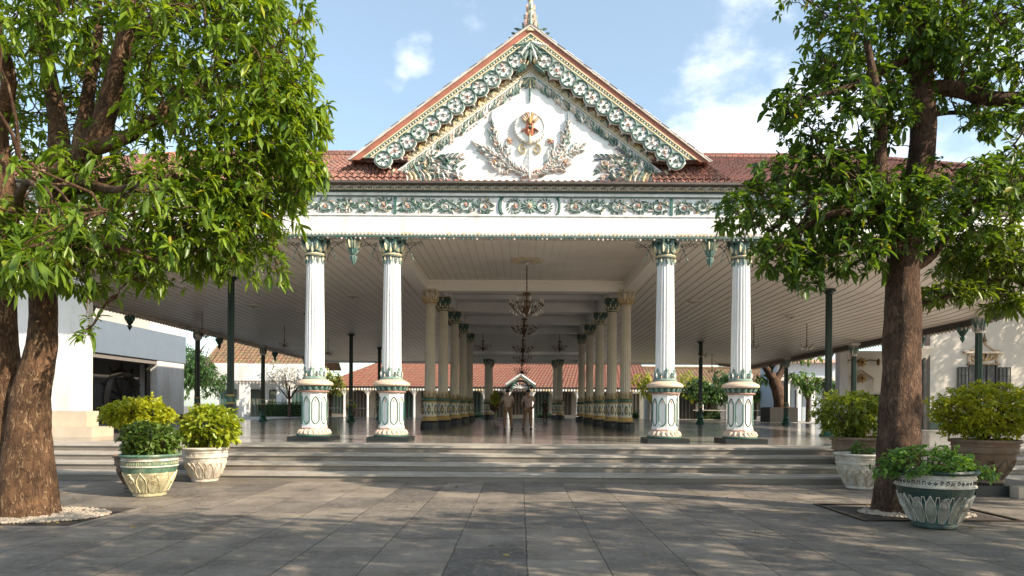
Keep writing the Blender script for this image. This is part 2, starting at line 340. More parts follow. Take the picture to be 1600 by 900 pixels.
    def rosette(s, x, y, r, h, mp_, mc, n=8, xf=None, base=0.0):
        for k in range(n):
            s.leaf(x, y, 2 * math.pi * k / n + .2, r, r * .62, h * .7, mp_, xf, base=base, lobes=False)
        s.dome(x, y, r * .33, h * 1.2, mc, xf, base)
    def build(s, name, parent=None, smooth=False, auto=None):
        me = bpy.data.meshes.new(name)
        off = Vector((0, 0, 0))
        q = parent
        while q is not None: off += q.location; q = q.parent
        v = [(p[0] - off.x, p[1] - off.y, p[2] - off.z) for p in s.v]
        me.from_pydata(v, [], s.f)
        for m in s.mats: me.materials.append(m)
        me.polygons.foreach_set('material_index', s.m)
        if smooth: me.polygons.foreach_set('use_smooth', [True] * len(me.polygons))
        me.update()
        if auto: me.set_sharp_from_angle(angle=R(auto)) if smooth else None
        o = bpy.data.objects.new(name, me); COL.objects.link(o)
        if parent: o.parent = parent
        return o
def tag(o, label=None, cat=None, group=None, kind=None):
    if label: o['label'] = label
    if cat: o['category'] = cat
    if group: o['group'] = group
    if kind: o['kind'] = kind
    return o
def thing(name, label, cat, loc=(0, 0, 0), group=None):
    o = bpy.data.objects.new(name, None); COL.objects.link(o); o.location = loc; o.empty_display_size = .2
    return tag(o, label, cat, group)
def kids(o): return list(o.children)
def dup(o, parent=None, loc=None, rz=None):
    c = o.copy(); COL.objects.link(c); c.parent = parent
    for ch in kids(o): dup(ch, c)
    if loc is not None: c.location = loc
    if rz is not None: c.rotation_euler.z = rz
    return c

# ---------------------------------------------------------------- foliage
def leaves_mesh(name, base, d, L, W, droop, m, parent, full=True, fold=.12, rnd=None):
    n = len(base)
    d = d / np.linalg.norm(d, axis=1, keepdims=True)
    side = np.cross(d, np.tile([0, 0, 1.], (n, 1))) + rng.normal(0, .35, (n, 3))
    side -= d * np.sum(side * d, 1, keepdims=True); side /= np.linalg.norm(side, axis=1, keepdims=True)
    up = np.cross(side, d)
    L = L[:, None]; W = W[:, None]; droop = droop[:, None]; Z = np.array([0, 0, -1.])
    def mid(s_): return base + d * L * s_ + Z * droop * L * s_ * s_
    if full:
        S = [mid(0)]
        for s_, wf in ((.33, .38), (.70, .50)):
            c = mid(s_); e = up * W * fold * 2
            S += [c - side * W * wf + e, c, c + side * W * wf + e]
        S.append(mid(1.0)); nv = 8
        fl = [(0, 2, 1), (0, 3, 2), (1, 2, 5, 4), (2, 3, 6, 5), (4, 5, 7), (5, 6, 7)]
    else:
        c = mid(.5); e = up * W * fold
        S = [mid(0), c - side * W * .5 + e, c + side * W * .5 + e, mid(1.0)]; nv = 4
        fl = [(0, 2, 1), (1, 2, 3)]
    V = np.stack(S, 1).reshape(-1, 3)
    off = Vector((0, 0, 0)); q = parent
    while q is not None: off += q.location; q = q.parent
    V = V - np.array(off)
    tmpl = np.array([i for f in fl for i in f]); tot = np.array([len(f) for f in fl])
    loops = (tmpl[None, :] + (np.arange(n) * nv)[:, None]).ravel()
    tots = np.tile(tot, n); starts = np.concatenate([[0], np.cumsum(tots)[:-1]])
    me = bpy.data.meshes.new(name)
    me.vertices.add(len(V)); me.vertices.foreach_set('co', V.astype(np.float32).ravel())
    me.loops.add(len(loops)); me.loops.foreach_set('vertex_index', loops.astype(np.int32))
    me.polygons.add(len(tots)); me.polygons.foreach_set('loop_start', starts.astype(np.int32))
    me.update(calc_edges=True)
    at = me.attributes.new('rnd', 'FLOAT', 'POINT')
    rr = rng.random(n) if rnd is None else rnd
    at.data.foreach_set('value', np.repeat(rr, nv).astype(np.float32))
    me.materials.append(m); me.validate()
    me.polygons.foreach_set('use_smooth', [True] * len(me.polygons))
    o = bpy.data.objects.new(name, me); COL.objects.link(o); o.parent = parent
    return o
def whorls(anch, dirs, k, length, width, el0=(-.5, .5), droop=(.25, .7), jit=.05, spread=1.0):
    """k leaves around each twig end"""
    n = len(anch); A = np.repeat(anch, k, 0); D = np.repeat(dirs, k, 0)
    r = rng.normal(0, 1, (n * k, 3)); r -= D * np.sum(r * D, 1, keepdims=True); r /= np.linalg.norm(r, axis=1, keepdims=True)
    e = rng.uniform(*el0, n * k)[:, None]
    d = r * np.cos(e) * spread + D * (np.sin(e) + .35)
    L = length * (.45 + 1.0 * rng.random(n * k) ** 1.3) * np.repeat(rng.uniform(.75, 1.25, n), k); W = L * rng.uniform(width * .85, width * 1.15, n * k)
    B = A - D * rng.uniform(0, .5, (n * k, 1)) * length * .8 + rng.normal(0, jit * length, (n * k, 3))
    cr_ = np.repeat(rng.random(n), k) * .5 + rng.random(n * k) * .5
    return B, d, L, W, rng.uniform(*droop, n * k), cr_
def sample_blob(c, r, n, shell=.55, zcut=None):
    v = rng.normal(0, 1, (n, 3)); v /= np.linalg.norm(v, axis=1, keepdims=True)
    rad = rng.uniform(shell ** 3, 1, (n, 1)) ** (1 / 3.)
    # lumpy outline
    lump = np.array([1 + .22 * noise.noise(Vector(x * 2.1) + Vector(c)) + .10 * noise.noise(Vector(x * 5.) + Vector(c)) for x in v])[:, None]
    p = np.array(c) + v * rad * lump * np.array(r)
    return p, v
def limb(mb, pts, rads, m, seg=14, sub=6, wob=.0, rough=.0, flare=0.0):
    """smooth tapered limb through control points"""
    P_ = [Vector(p) for p in pts]; out = []; rr = []
    n = len(P_)
    for i in range(n - 1):
        p0 = P_[max(i - 1, 0)]; p1 = P_[i]; p2 = P_[i + 1]; p3 = P_[min(i + 2, n - 1)]
        for k in range(sub):
            t = k / sub
            q = .5 * ((2 * p1) + (p2 - p0) * t + (2 * p0 - 5 * p1 + 4 * p2 - p3) * t * t + (3 * p1 - p0 - 3 * p2 + p3) * t ** 3)
            if wob: q = q + Vector((noise.noise(q * 1.7), noise.noise(q * 1.7 + Vector((9, 0, 0))), 0)) * wob
            out.append(q); rr.append(rads[i] * (1 - t) + rads[i + 1] * t)
    out.append(P_[-1]); rr.append(rads[-1])
    if not rough:
        mb.tube(out, rr, m, seg); return out, rr
    t = (out[1] - out[0]).normalized(); u = t.orthogonal().normalized(); vs = []
    for i, c in enumerate(out):
        t = (out[min(i + 1, len(out) - 1)] - out[max(i - 1, 0)]).normalized()
        u = (u - t * u.dot(t)).normalized(); v = t.cross(u)
        for k in range(seg):
            a = 2 * math.pi * k / seg; d = u * math.cos(a) + v * math.sin(a)
            p = c + d * rr[i]; q = Vector((p.x, p.y, p.z * .5))
            f = 1 + rough * (noise.noise(q * 2.2) * 1.2 + noise.noise(q * 6) * .55 + noise.noise(Vector((p.x * 17, p.y * 17, p.z * 7))) * .3 + noise.noise(p * 34) * .12)
            if flare: f += flare * math.exp(-(p.z) / .28) * (1 + .8 * noise.noise(Vector((math.cos(a) * 1.6, math.sin(a) * 1.6, 3.3))))
            vs.append(tuple(c + d * rr[i] * f))
    fs = [(i * seg + k, i * seg + (k + 1) % seg, (i + 1) * seg + (k + 1) % seg, (i + 1) * seg + k) for i in range(len(out) - 1) for k in range(seg)]
    mb.add(vs, fs, m); return out, rr
def grow(mb, nodes, anchors, m, r0=.045, seg=4):
    """thin crooked twigs from the nearest skeleton node to every anchor; every 6th anchor joins the skeleton"""
    nodes = [np.array(x) for x in nodes]
    sk = np.array(nodes)
    order = np.argsort([np.min(np.linalg.norm(sk - a, axis=1)) for a in anchors])
    cnt = 0
    for j in order:
        a = anchors[j]; dd = np.linalg.norm(sk - a, axis=1) + .25 * np.maximum(0, sk[:, 2] - a[2])
        b = sk[np.argmin(dd)]; L = np.linalg.norm(a - b)
        if L < .05: continue
        mid = (a + b) / 2 + np.array([0, 0, .12 * L]) + rng.normal(0, .07 * L, 3)
        rb = min(r0, .006 + .014 * L)
        mb.tube([b, (b + mid) / 2 + rng.normal(0, .03 * L, 3), mid, (a + mid) / 2 + rng.normal(0, .03 * L, 3), a], [rb, rb * .85, rb * .65, rb * .45, .003], m, seg, cap=False)
        cnt += 1
        if cnt % 3 == 0: sk = np.vstack([sk, mid])
        if cnt % 5 == 0: sk = np.vstack([sk, (a + mid) / 2])
def make_tree(name, label, limbs, blobs, bark, leafm, k=9, L=.15, W=.24, group=None, full=True, roughness=.05, seg=14, twig=.045, shell=.55,
              droop=(.25, .7), el0=(-.5, .5), base=(0, 0, 0), flare=0.0, twigs_of=1.0):
    root = thing(name, label, 'tree', base, group)
    tb = MB(); br = MB(); nodes = []
    for i, lm in enumerate(limbs):
        main = lm.get('trunk', False)
        o_, r_ = limb(tb if main else br, lm['p'], lm['r'], bark, seg=(48 if main and seg > 20 else max(6, seg // 2)) , sub=lm.get('sub', 6), rough=roughness if main else 0, wob=lm.get('wob', .0), flare=flare if main else 0)
        if not main: nodes += [tuple(q) for q in o_[3:]]
        else: nodes += [tuple(q) for q in o_ if q.z > lm.get('z', 99)]
    A = []; D = []
    for c, r, n in blobs:
        p, v = sample_blob(c, r, n, shell); A.append(p); D.append(v)
    A = np.vstack(A); D = np.vstack(D); D = D * .8 + rng.normal(0, .35, D.shape) + np.array([0, 0, .25]); D /= np.linalg.norm(D, axis=1, keepdims=True)
    grow(br, nodes, A[:int(len(A))] if twigs_of >= 1 else A[rng.random(len(A)) < twigs_of], bark, twig)
    tb.build('trunk', root, smooth=True)
    if br.v: br.build('branches', root, smooth=True)
    B, d, Ls, Ws, dr, cr_ = whorls(A, D, k, L, W, el0, droop)
    leaves_mesh('crown', B, d, Ls, Ws, dr, leafm, root, full, rnd=cr_)
    return root

# ================================================================ SETTING
def sheet(name, x0, x1, y0, y1, z, m, kind='structure', nx=1, ny=1):
    mb = MB()
    vs = [(x0 + (x1 - x0) * i / nx, y0 + (y1 - y0) * j / ny, z) for j in range(ny + 1) for i in range(nx + 1)]
    fs = [(j * (nx + 1) + i, j * (nx + 1) + i + 1, (j + 1) * (nx + 1) + i + 1, (j + 1) * (nx + 1) + i) for j in range(ny) for i in range(nx)]
    mb.add(vs, fs, m); return tag(mb.build(name), kind=kind)
sheet('ground', -400, 400, -60, 900, -0.004, mat('dry_ground', (.16, .14, .12), .9, .3, .5))
sheet('paving', -30, 30, -20, 16.5, 0, PAVE)
sheet('rear_courtyard', -60, 60, 59, 110, .004, mat('courtyard_sand', (.50, .46, .40), .9, .2, 1.5))
# steps and podium
mb = MB(); PX0, PX1 = -24.0, 24.0
for i, yy in enumerate((14.6, 15.35, 16.1, 16.85)):
    z0, z1 = .16 * i, .16 * (i + 1); ye = (15.35, 16.1, 16.85, 18.2)[i] + .012
    xs = [PX0]
    while xs[-1] < PX1: xs.append(min(PX1, xs[-1] + rng.uniform(1.3, 2.1)))
    for a, b in zip(xs[:-1], xs[1:]):
        dz = rng.uniform(-.0025, .0025)
        mb.box(a + .002, b - .002, yy + .035, ye, z0, z1 - .045, STEPM)
        mb.box(a + .0015, b - .0015, yy + rng.uniform(-.004, .004), ye, z1 - .045, z1 + dz, NOSE)
tag(mb.build('steps'), kind='structure')
SANDP = mat('pale_court_stone', (.36, .33, .29), .7, .12, 1.2, .2, 14)
for s in (-1, 1):
    mb = MB(); mb.box(s * 18.6, s * 40, 19.5, 59, 0, P - .03, SANDP); tag(mb.build('side_court'), kind='structure')
mb = MB(); mb.box(-24, 24, 18.206, 19.496, 0, P, FLOORM); mb.box(-18.596, 18.596, 19.4965, 59, 0, P, FLOORM); tag(mb.build('podium_floor'), kind='structure')
mb = MB()
mb.box(-24, 24, 58.98, 59.4, 0, P + .02, NOSE)
tag(mb.build('kerb'), kind='structure')

# ================================================================ PAVILION
pav = thing('audience_pavilion', 'large open white pavilion with a carved green gable, red roof and rows of columns', 'pavilion', (0, 19, P))

def ring_map(cx, cy, r0, z0, tilt=0.0):
    # a: arc length around, b: height, c: outwards
    def f(a, b, c):
        r = r0 + c + tilt * b; t = a / r0
        return (cx + r * math.sin(t), cy - r * math.cos(t), z0 + b)
    return f
def crown_of_leaves(mb, r0, z0, n, L, W, h, m, tilt=0., m2=None, off=0., down=False, lobes=True):
    f = ring_map(0, 0, r0, z0, tilt)
    for k in range(n):
        a = 2 * math.pi * r0 * (k + off) / n
        mb.leaf(a, 0, -math.pi / 2 if down else math.pi / 2, L, W, h, m, f, lobes=lobes)
        if m2: mb.leaf(a, 0, -math.pi / 2 if down else math.pi / 2, L * .62, W * .4, h * 1.7, m2, f, lobes=False)
def capital(mb, z0, H, r0, r1, g1, g2, g3, ab):
    """flaring leaf basket with volutes under a square slab"""
    mb.lathe([(r0, z0), (r0 * 1.02, z0 + H * .3), (r0 * 1.12, z0 + H * .55), (r1 * .86, z0 + H * .86)], g1, seg=32, caps=False)
    mb.lathe([(r0 + .035, z0 - .06), (r0 + .06, z0 - .03), (r0 + .035, z0)], g3, seg=32, caps=False)
    mb.lathe([(r0 + .02, z0 - .10), (r0 + .045, z0 - .08), (r0 + .02, z0 - .06)], g1, seg=32, caps=False)
    crown_of_leaves(mb, r0 + .01, z0 + .01, 8, H * .48, 2 * math.pi * r0 / 8.5, .05, g2, .10, g3)
    crown_of_leaves(mb, r0 + .02, z0 + H * .12, 8, H * .66, 2 * math.pi * r0 / 9, .06, g1, .22, g3, .5)
    s = r1
    for k in range(4):
        rot = Matrix.Rotation(k * math.pi / 2, 3, 'Z')
        def f(a, b, c, rot=rot):
            p = rot @ Vector((a, -(s * .80 + c + .12 * max(0, b)), 0)); return (p.x, p.y, z0 + H * .5 + b)
        for sg in (-1, 1):
            mb.scroll(sg * s * .62, H * .26, s * .26, math.pi / 2, -sg * 1.2, .05, .05, g2, f)
            mb.leaf(sg * s * .15, 0, math.pi / 2 - sg * .5, H * .4, .08, .04, g1, f, bend=-sg * .6)
        mb.rosette(0, H * .30, s * .2, .05, g3, PINK, 6, f)
    mb.box(-s, s, -s, s, z0 + H * .88, z0 + H * .94, g2)
    mb.box(-s * 1.06, s * 1.06, -s * 1.06, s * 1.06, z0 + H * .94, z0 + H, ab)

PINKG = mat('pale_pink_gold', (.62, .49, .38), .55, .2, 12, .2, 30, dirt=(.42, .27, .19), dirtamt=.6)
# ---- front column (built at the origin, base at z=0)
def front_column():
    TZ = 5.82
    mb = MB(); mb.lathe([(.265, 1.80, 1), (.262, 2.3, 1), (.252, 3.5, 1), (.238, 4.6, 1), (.228, 5.22, 1)], WHITE, seg=160, flute=(20, .10))
    col = mb.build('column', pav, smooth=False)
    def sub(name, mb, **k): return mb.build(name, col, **k)
    # children are built in the column's own frame: shift by the parents' offset
    return col, sub
def make_front_column(x, y):
    off = (x, y, P)
    def sh(mb):
        mb.v = [(p[0] + x, p[1] + y, p[2] + P) for p in mb.v]; return mb
    mb = MB(); mb.lathe([(.272, 1.80, 1), (.270, 2.3, 1), (.258, 3.5, 1), (.242, 4.6, 1), (.232, 5.24, 1)], WHITE, seg=160, flute=(20, .11))
    root = bpy.data.objects.new('column', None)
    col = sh(mb).build('column', pav)
    # give the part its own origin at its foot
    me = col.data; lo = Vector((x, y - 19, 0))
    me.transform(Matrix.Translation(-lo)); col.location = lo
    bpy.data.objects.remove(root)
    mb = MB(); mb.box(-.58, .58, -.58, .58, 0, .125, BLACK); sh(mb).build('plinth', col)
    mb = MB()
    mb.lathe([(.46, .125), (.49, .14), (.49, .165), (.45, .18)], GREEN, seg=48)
    mb.lathe([(.46, .18), (.465, .20), (.43, .23), (.375, .29), (.36, .345)], PINKG, seg=48)
    crown_of_leaves(mb, .385, .325, 20, .12, .09, .02, CREAM, -.75, PINK, down=True)
    mb.lathe([(.375, .34), (.385, .36), (.375, .38)], PINK, seg=8, rot=0)
    mb.lathe([(.372, .38), (.352, .48), (.350, 1.28), (.362, 1.36)], WHITE, seg=8, rot=0)
    # arched panel on every face of the octagon
    for k in range(8):
        a = math.pi / 8 + k * math.pi / 4
        def f(p, q, c, a=a):
            r = .3265 + c
            return (math.cos(a) * r - math.sin(a) * p, math.sin(a) * r + math.cos(a) * p, q)
        ww = .098
        pts = [(-ww, .58)] + [(-ww, .58 + .5 * t) for t in (.25, .5, .75, 1)]
        for t in range(1, 8):
            q = t / 8; ax = -ww + 2 * ww * q; pts.append((ax, 1.08 + .16 * (1 - abs(2 * q - 1) ** 1.7)))
        pts += [(ww, 1.08), (ww, .9), (ww, .7), (ww, .58)]
        for t in range(1, 8): q = t / 8; pts.append((ww - 2 * ww * q, .58 - .11 * (1 - abs(2 * q - 1) ** 1.8)))
        pts.append((-ww, .58))
        mb.ribbon(pts, .034, .022, GREEN, f)
        mb.leaf(0, 1.19, -math.pi / 2, .10, .05, .02, PINK, f)
    mb.lathe([(.395, 1.36), (.415, 1.385), (.395, 1.41)], RED, seg=32)
    mb.lathe([(.385, 1.41), (.385, 1.46), (.42, 1.51), (.455, 1.545)], GREEN, seg=32)
    crown_of_leaves(mb, .40, 1.42, 16, .12, .11, .02, TEAL, .5)
    mb.lathe([(.47, 1.545), (.515, 1.565), (.525, 1.60), (.50, 1.65), (.40, 1.70), (.34, 1.73)], PINKG, seg=48)
    crown_of_leaves(mb, .50, 1.615, 24, .10, .09, .02, CREAM, -1.6, PINK)
    mb.lathe([(.325, 1.73), (.335, 1.76), (.31, 1.80), (.28, 1.82)], TEAL, seg=32)
    sh(mb).build('pedestal', col)
    mb = MB()
    crown_of_leaves(mb, .272, 1.80, 6, .30, .17, .035, TEAL, 0, WHITE)
    crown_of_leaves(mb, .272, 1.80, 6, .17, .10, .03, TEALD, 0, PINK, .5)
    sh(mb).build('leaf_collar', col)
    mb = MB(); capital(mb, 5.28, .56, .245, .34, TEALD, TEAL, GOLDP, TEAL)
    crown_of_leaves(mb, .238, 5.19, 10, .20, .10, .035, TEAL, 0, GOLDP, 0, True)
    sh(mb).build('capital', col)
    return col
fc = make_front_column(-6.05, 19.4)
for x in (-3.86, 3.90, 6.05): dup(fc, pav, Vector((x, .4, 0)))

# ---- inner hall columns
def make_hall_column(x, y, green_cap, H=6.03):
    def sh(mb):
        mb.v = [(p[0] + x, p[1] + y, p[2] + P) for p in mb.v]; return mb
    mb = MB(); mb.lathe([(.23, 1.35, 1), (.228, 3, 1), (.21, H - .58, 1)], CREAM, seg=96, flute=(16, .08))
    col = sh(mb).build('hall_column', pav); lo = Vector((x, y - 19, 0)); col.data.transform(Matrix.Translation(-lo)); col.location = lo
    mb = MB()
    mb.lathe([(.42, 0), (.42, .06), (.40, .28), (.36, .34)], BLACK, seg=8, rot=math.pi / 8)
    crown_of_leaves(mb, .40, .06, 12, .22, .16, .02, BLACK, -.1)
    sh(mb).build('plinth', col)
    mb = MB()
    mb.lathe([(.36, .36), (.385, .39), (.35, .44), (.31, .48), (.325, .52), (.30, .56)], GOLD, seg=24)
    mb.lathe([(.295, .55), (.29, 1.18)], CREAM, seg=24, caps=False)
    f = ring_map(0, 0, .293, 0)
    for k in range(6):
        a = 2 * math.pi * .293 * k / 6
        mb.leaf(a, .66, math.pi / 2, .42, .20, .03, TEALD, f); mb.leaf(a, .72, math.pi / 2, .26, .11, .05, GOLD, f, lobes=False)
        mb.leaf(a + .15, .62, math.pi / 2, .2, .07, .02, TEALD, f); mb.leaf(a + .15, 1.14, -math.pi / 2, .2, .07, .02, TEAL, f)
    mb.lathe([(.30, 1.16), (.33, 1.19), (.30, 1.22)], GOLD, seg=24)
    mb.lathe([(.30, 1.22), (.34, 1.25), (.34, 1.33), (.30, 1.36)], GREEN, seg=24)
    mb.lathe([(.28, 1.36), (.30, 1.38), (.25, 1.42)], GOLD, seg=24)
    crown_of_leaves(mb, .25, 1.40, 8, .27, .13, .03, GOLD, 0, TEALD)
    sh(mb).build('pedestal', col)
    mb = MB()
    if green_cap: capital(mb, H - .55, .55, .225, .32, TEALD, TEALD, GOLDP, GOLD)
    else: capital(mb, H - .55, .55, .235, .35, CREAM, GOLDP, GOLD, GREYM)
    sh(mb).build('capital', col)
    return col
hc0 = make_hall_column(-4.12, 29.6, False); dup(hc0, pav, Vector((4.35, 10.6, 0)))
hc1 = make_hall_column(-3.78, 31.6, True)
for yy in (36.4, 41.7, 47.2):
    dup(hc1, pav, Vector((-3.72, yy - 19, 0)))
for yy in (31.6, 36.4, 41.7, 47.2): dup(hc1, pav, Vector((4.02, yy - 19, 0)))
hc2 = make_hall_column(-2.85, 54.6, True, 4.95)
for x, yy in ((-2.75, 57.6), (2.95, 54.6), (2.75, 57.6)): dup(hc2, pav, Vector((x, yy - 19, 0)))

# ---- ceilings (board by board)
def wing_h(x, y):
    ax = abs(x)
    h = CZ + 5.22 - (.100 if x < 0 else .148) * (ax - 4.4)
    h -= max(0, y - 24.5) * .010
    if y < 24.5:
        t = (24.5 - y) / 5.1; h = h * (1 - t) + (CZ + 4.96) * t
    if y > 50: t = (y - 50) / 8; h = h * (1 - t) + (CZ + 3.86) * t
    return h
def boards(name, x0, x1, y0, y1, hf, m, wd=.2, ny=16, step=.02, along='y'):
    mb = MB(); n = int(abs(x1 - x0) / wd); vs = []; fs = []; fg = []
    for i in range(n):
        a = x0 + (x1 - x0) * i / n; b = x0 + (x1 - x0) * (i + 1) / n; o = len(vs)
        for j in range(ny + 1):
            y = y0 + (y1 - y0) * j / ny
            if along == 'y': vs += [(a, y, hf(a, y)), (b - .012 * np.sign(x1 - x0), y, hf(b, y) - step), (b, y, hf(b, y))]
            else: vs += [(y, a, hf(y, a)), (y, b - .012, hf(y, b) - step), (y, b, hf(y, b))]
        for j in range(ny):
            for q in range(2): (fg if q else fs).append((o + j * 3 + q, o + j * 3 + q + 1, o + (j + 1) * 3 + q + 1, o + (j + 1) * 3 + q))
    mb.add(vs, fs, m); mb.f.extend(fg); mb.m.extend([mb.mi(GAP)] * len(fg)); return mb.build(name, pav)
boards('wing_ceiling', -17.3, -4.6, 19.3, 58.2, wing_h, CEILW, .31, 24)
boards('wing_ceiling', 17.3, 4.6, 19.3, 58.2, wing_h, CEILW, .31, 24)
hC = CZ + 5.42
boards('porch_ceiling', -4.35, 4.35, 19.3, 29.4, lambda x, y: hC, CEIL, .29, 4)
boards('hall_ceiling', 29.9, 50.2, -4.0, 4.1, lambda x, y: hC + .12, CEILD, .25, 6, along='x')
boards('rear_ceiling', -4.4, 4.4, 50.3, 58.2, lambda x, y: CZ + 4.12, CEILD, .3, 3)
mb = MB()
for s, x in ((-1, -4.42), (1, 4.45)):
    mb.box(x - .24, x + .24, 19.35, 29.3, CZ + 4.98, CZ + 5.6, CEILB)      # porch side beams
    mb.box(x - .30, x + .30, 19.35, 29.3, CZ + 5.32, CZ + 5.42, CEILB)
mb.box(-4.7, 4.7, 29.3, 29.9, CZ + 4.98, CZ + 5.42, CEILB)                 # first cross beam
mb.box(-4.2, 4.2, 29.2, 29.3, CZ + 5.24, CZ + 5.36, CEILB)
mb.box(-4.2, 4.2, 29.1, 29.2, CZ + 5.32, CZ + 5.41, CEILB)
for s, x in ((-1, -3.9), (1, 4.1)):
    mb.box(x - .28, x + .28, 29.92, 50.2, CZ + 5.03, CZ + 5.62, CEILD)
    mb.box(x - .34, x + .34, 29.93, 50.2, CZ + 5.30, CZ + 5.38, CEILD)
mb.build('ceiling_beams', pav)
mb = MB()
for yy in (33.9, 36.4, 39.0, 41.7, 44.4, 47.2):
    mb.box(-3.6, 3.8, yy - .14, yy + .14, CZ + (5.06 if yy in (36.4, 41.7, 47.2) else 5.34), CZ + 5.6, CEILD)
mb.box(-4.5, 4.6, 50.0, 50.28, CZ + 4.06, CZ + 5.6, CEILD)
mb.box(-4.5, 4.6, 49.9, 50.0, CZ + 4.4, CZ + 4.5, CEILD)
mb.box(-17.3, 17.3, 58.2, 58.6, CZ + 3.70, CZ + 4.3, CEILD)
mb.box(-4.5, 4.6, 54.2, 54.5, CZ + 3.82, CZ + 4.1, CEILD)
mb.build('cross_beams', pav)
# small ceiling rosettes
def ceiling_ros(x, y, z, r, parent=pav):
    mb = MB(); f = lambda a, b, c: (x + a, y + b, z - c)
    mb.lathe([(r, 0), (r * .96, -.03), (r * .5, -.02), (r * .3, -.05), (.01, -.07)], CEILB, (x, y, z), seg=24)
    mb.rosette(0, 0, r, .05, GREYM, BRASS, 12, f, base=.03); mb.rosette(0, 0, r * .55, .07, GOLDP, BRASS, 8, f, base=.03)
    return mb.build('ceiling_rose', parent)
for px, py, yy in ((550, 477, 30), (1083, 482, 30), (1236, 508, 30), (395, 492, 30)):
    x = xat(px, yy); ceiling_ros(x, yy, wing_h(x, yy) - .01, .3)

# ---- iron posts
def make_post(H, fancy):
    mb = MB()
    mb.lathe([(.125, .55, 1), (.115, 2, 1), (.105, H - .3, 1)], DGREEN, seg=64, flute=(16, .12))
    return mb
def post(x, y, fancy):
    H = wing_h(x, y) - P - (.22 if fancy else .02)
    def sh(mb):
        mb.v = [(p[0] + x, p[1] + y, p[2] + P) for p in mb.v]; return mb
    mb = MB(); mb.lathe([(.135, .5, 1), (.122, 2, 1), (.112, H - .1, 1)], DGREEN, seg=64, flute=(16, .14))
    c = sh(mb).build('iron_post', pav); lo = Vector((x, y - 19, 0)); c.data.transform(Matrix.Translation(-lo)); c.location = lo
    mb = MB(); mb.lathe([(.30, 0), (.30, .05), (.25, .10), (.21, .2), (.16, .28), (.19, .36), (.155, .42), (.15, .55), (.17, .58), (.15, .62)], mat('post_base_green', (.02, .09, .06), .4, .3, 8), seg=24); sh(mb).build('post_base', c)
    mb = MB()
    for z in (1.02, 1.30): mb.lathe([(.135, z), (.158, z + .02), (.158, z + .05), (.135, z + .07)], GOLD, seg=24)
    mb.lathe([(.138, 1.09), (.142, 1.3)], GREEN, seg=24)
    sh(mb).build('gilded_band', c)
    mb = MB()
    if fancy:
        mb.lathe([(.12, H - .6), (.16, H - .57), (.13, H - .54), (.13, H - .3), (.18, H - .06)], GREYM, seg=24)
        crown_of_leaves(mb, .14, H - .53, 8, .46, .10, .04, TEALD, .15, GREYM)
        mb.box(-.21, .21, -.21, .21, H - .06, H + .02, GREYM)
    else:
        mb.lathe([(.11, H - .14), (.15, H - .1), (.15, H - .06), (.24, H - .03), (.24, H)], DGREEN, seg=24)
    sh(mb).build('post_head', c)
for yy in (24.5, 33.4, 41.9, 50.3):
    for x in (-10.6, 10.85): post(x, yy, False)
for yy in (24.3, 33.4, 41.9, 50.3):
    for x in (-16.0, 16.1): post(x, yy, True)
# ---- side eave beams with a lace edge and hanging drops
def drop_orn(mb, x, y, z, s, g1=TEALD, g2=TEAL, g3=GOLDP):
    mb.lathe([(.20 * s, 0), (.24 * s, -.04 * s), (.17 * s, -.1 * s), (.16 * s, -.35 * s), (.10 * s, -.52 * s), (.07 * s, -.56 * s), (.11 * s, -.60 * s), (.09 * s, -.68 * s), (.05 * s, -.76 * s), (.02 * s, -.88 * s)], g1, (x, y, z), seg=20)
    f = ring_map(x, y, .18 * s, z - .04 * s, .25)
    for k in range(8):
        a = 2 * math.pi * .18 * s * k / 8
        mb.leaf(a, 0, -math.pi / 2, .48 * s, .16 * s, .09 * s, g2, f); mb.leaf(a + .07 * s, -.02, -math.pi / 2, .3 * s, .09 * s, .13 * s, g3, f)
    f = ring_map(x, y, .10 * s, z - .58 * s, .3)
    for k in range(6): mb.leaf(2 * math.pi * .1 * s * k / 6, 0, -math.pi / 2, .22 * s, .09 * s, .04 * s, g2, f)
for sg in (-1, 1):
    x = 16.75 * sg; mb = MB()
    z0, z1 = CZ + 3.52, CZ + 3.34
    n = 40
    for i in range(n):
        a, b = 19.4 + 38.8 * i / n, 19.4 + 38.8 * (i + 1) / n
        za, zb = wing_h(x, a) - .02, wing_h(x, b) - .02
        m_ = GREYM if sg < 0 else DWOOD; bt_ = .13 if sg < 0 else .24
        mb.add([(x - .12, a, za), (x + .12, a, za), (x + .12, b, zb), (x - .12, b, zb), (x - .12, a, za - bt_), (x + .12, a, za - bt_), (x + .12, b, zb - bt_), (x - .12, b, zb - bt_)],
               [(0, 1, 2, 3), (7, 6, 5, 4), (0, 3, 7, 4), (1, 5, 6, 2)], m_)
        for q in range(4):
            yy = a + (b - a) * (q + .5) / 4; f = lambda p, c, e, yy=yy, za=za: (x - sg * (.12 + e), yy + p, za - bt_ + c)
            mb.leaf(0, .02, -math.pi / 2, .13, .15, .02, GREYM, f)
    mb.build('side_eave_beam', pav)
    mb = MB()
    for yy in (26.2, 28.9, 37.5, 46.0): mb = MB(); drop_orn(mb, x, yy, wing_h(x, yy) - .15, .75, DGREEN, GREEN, TEALD); mb.build('eave_drop', pav)

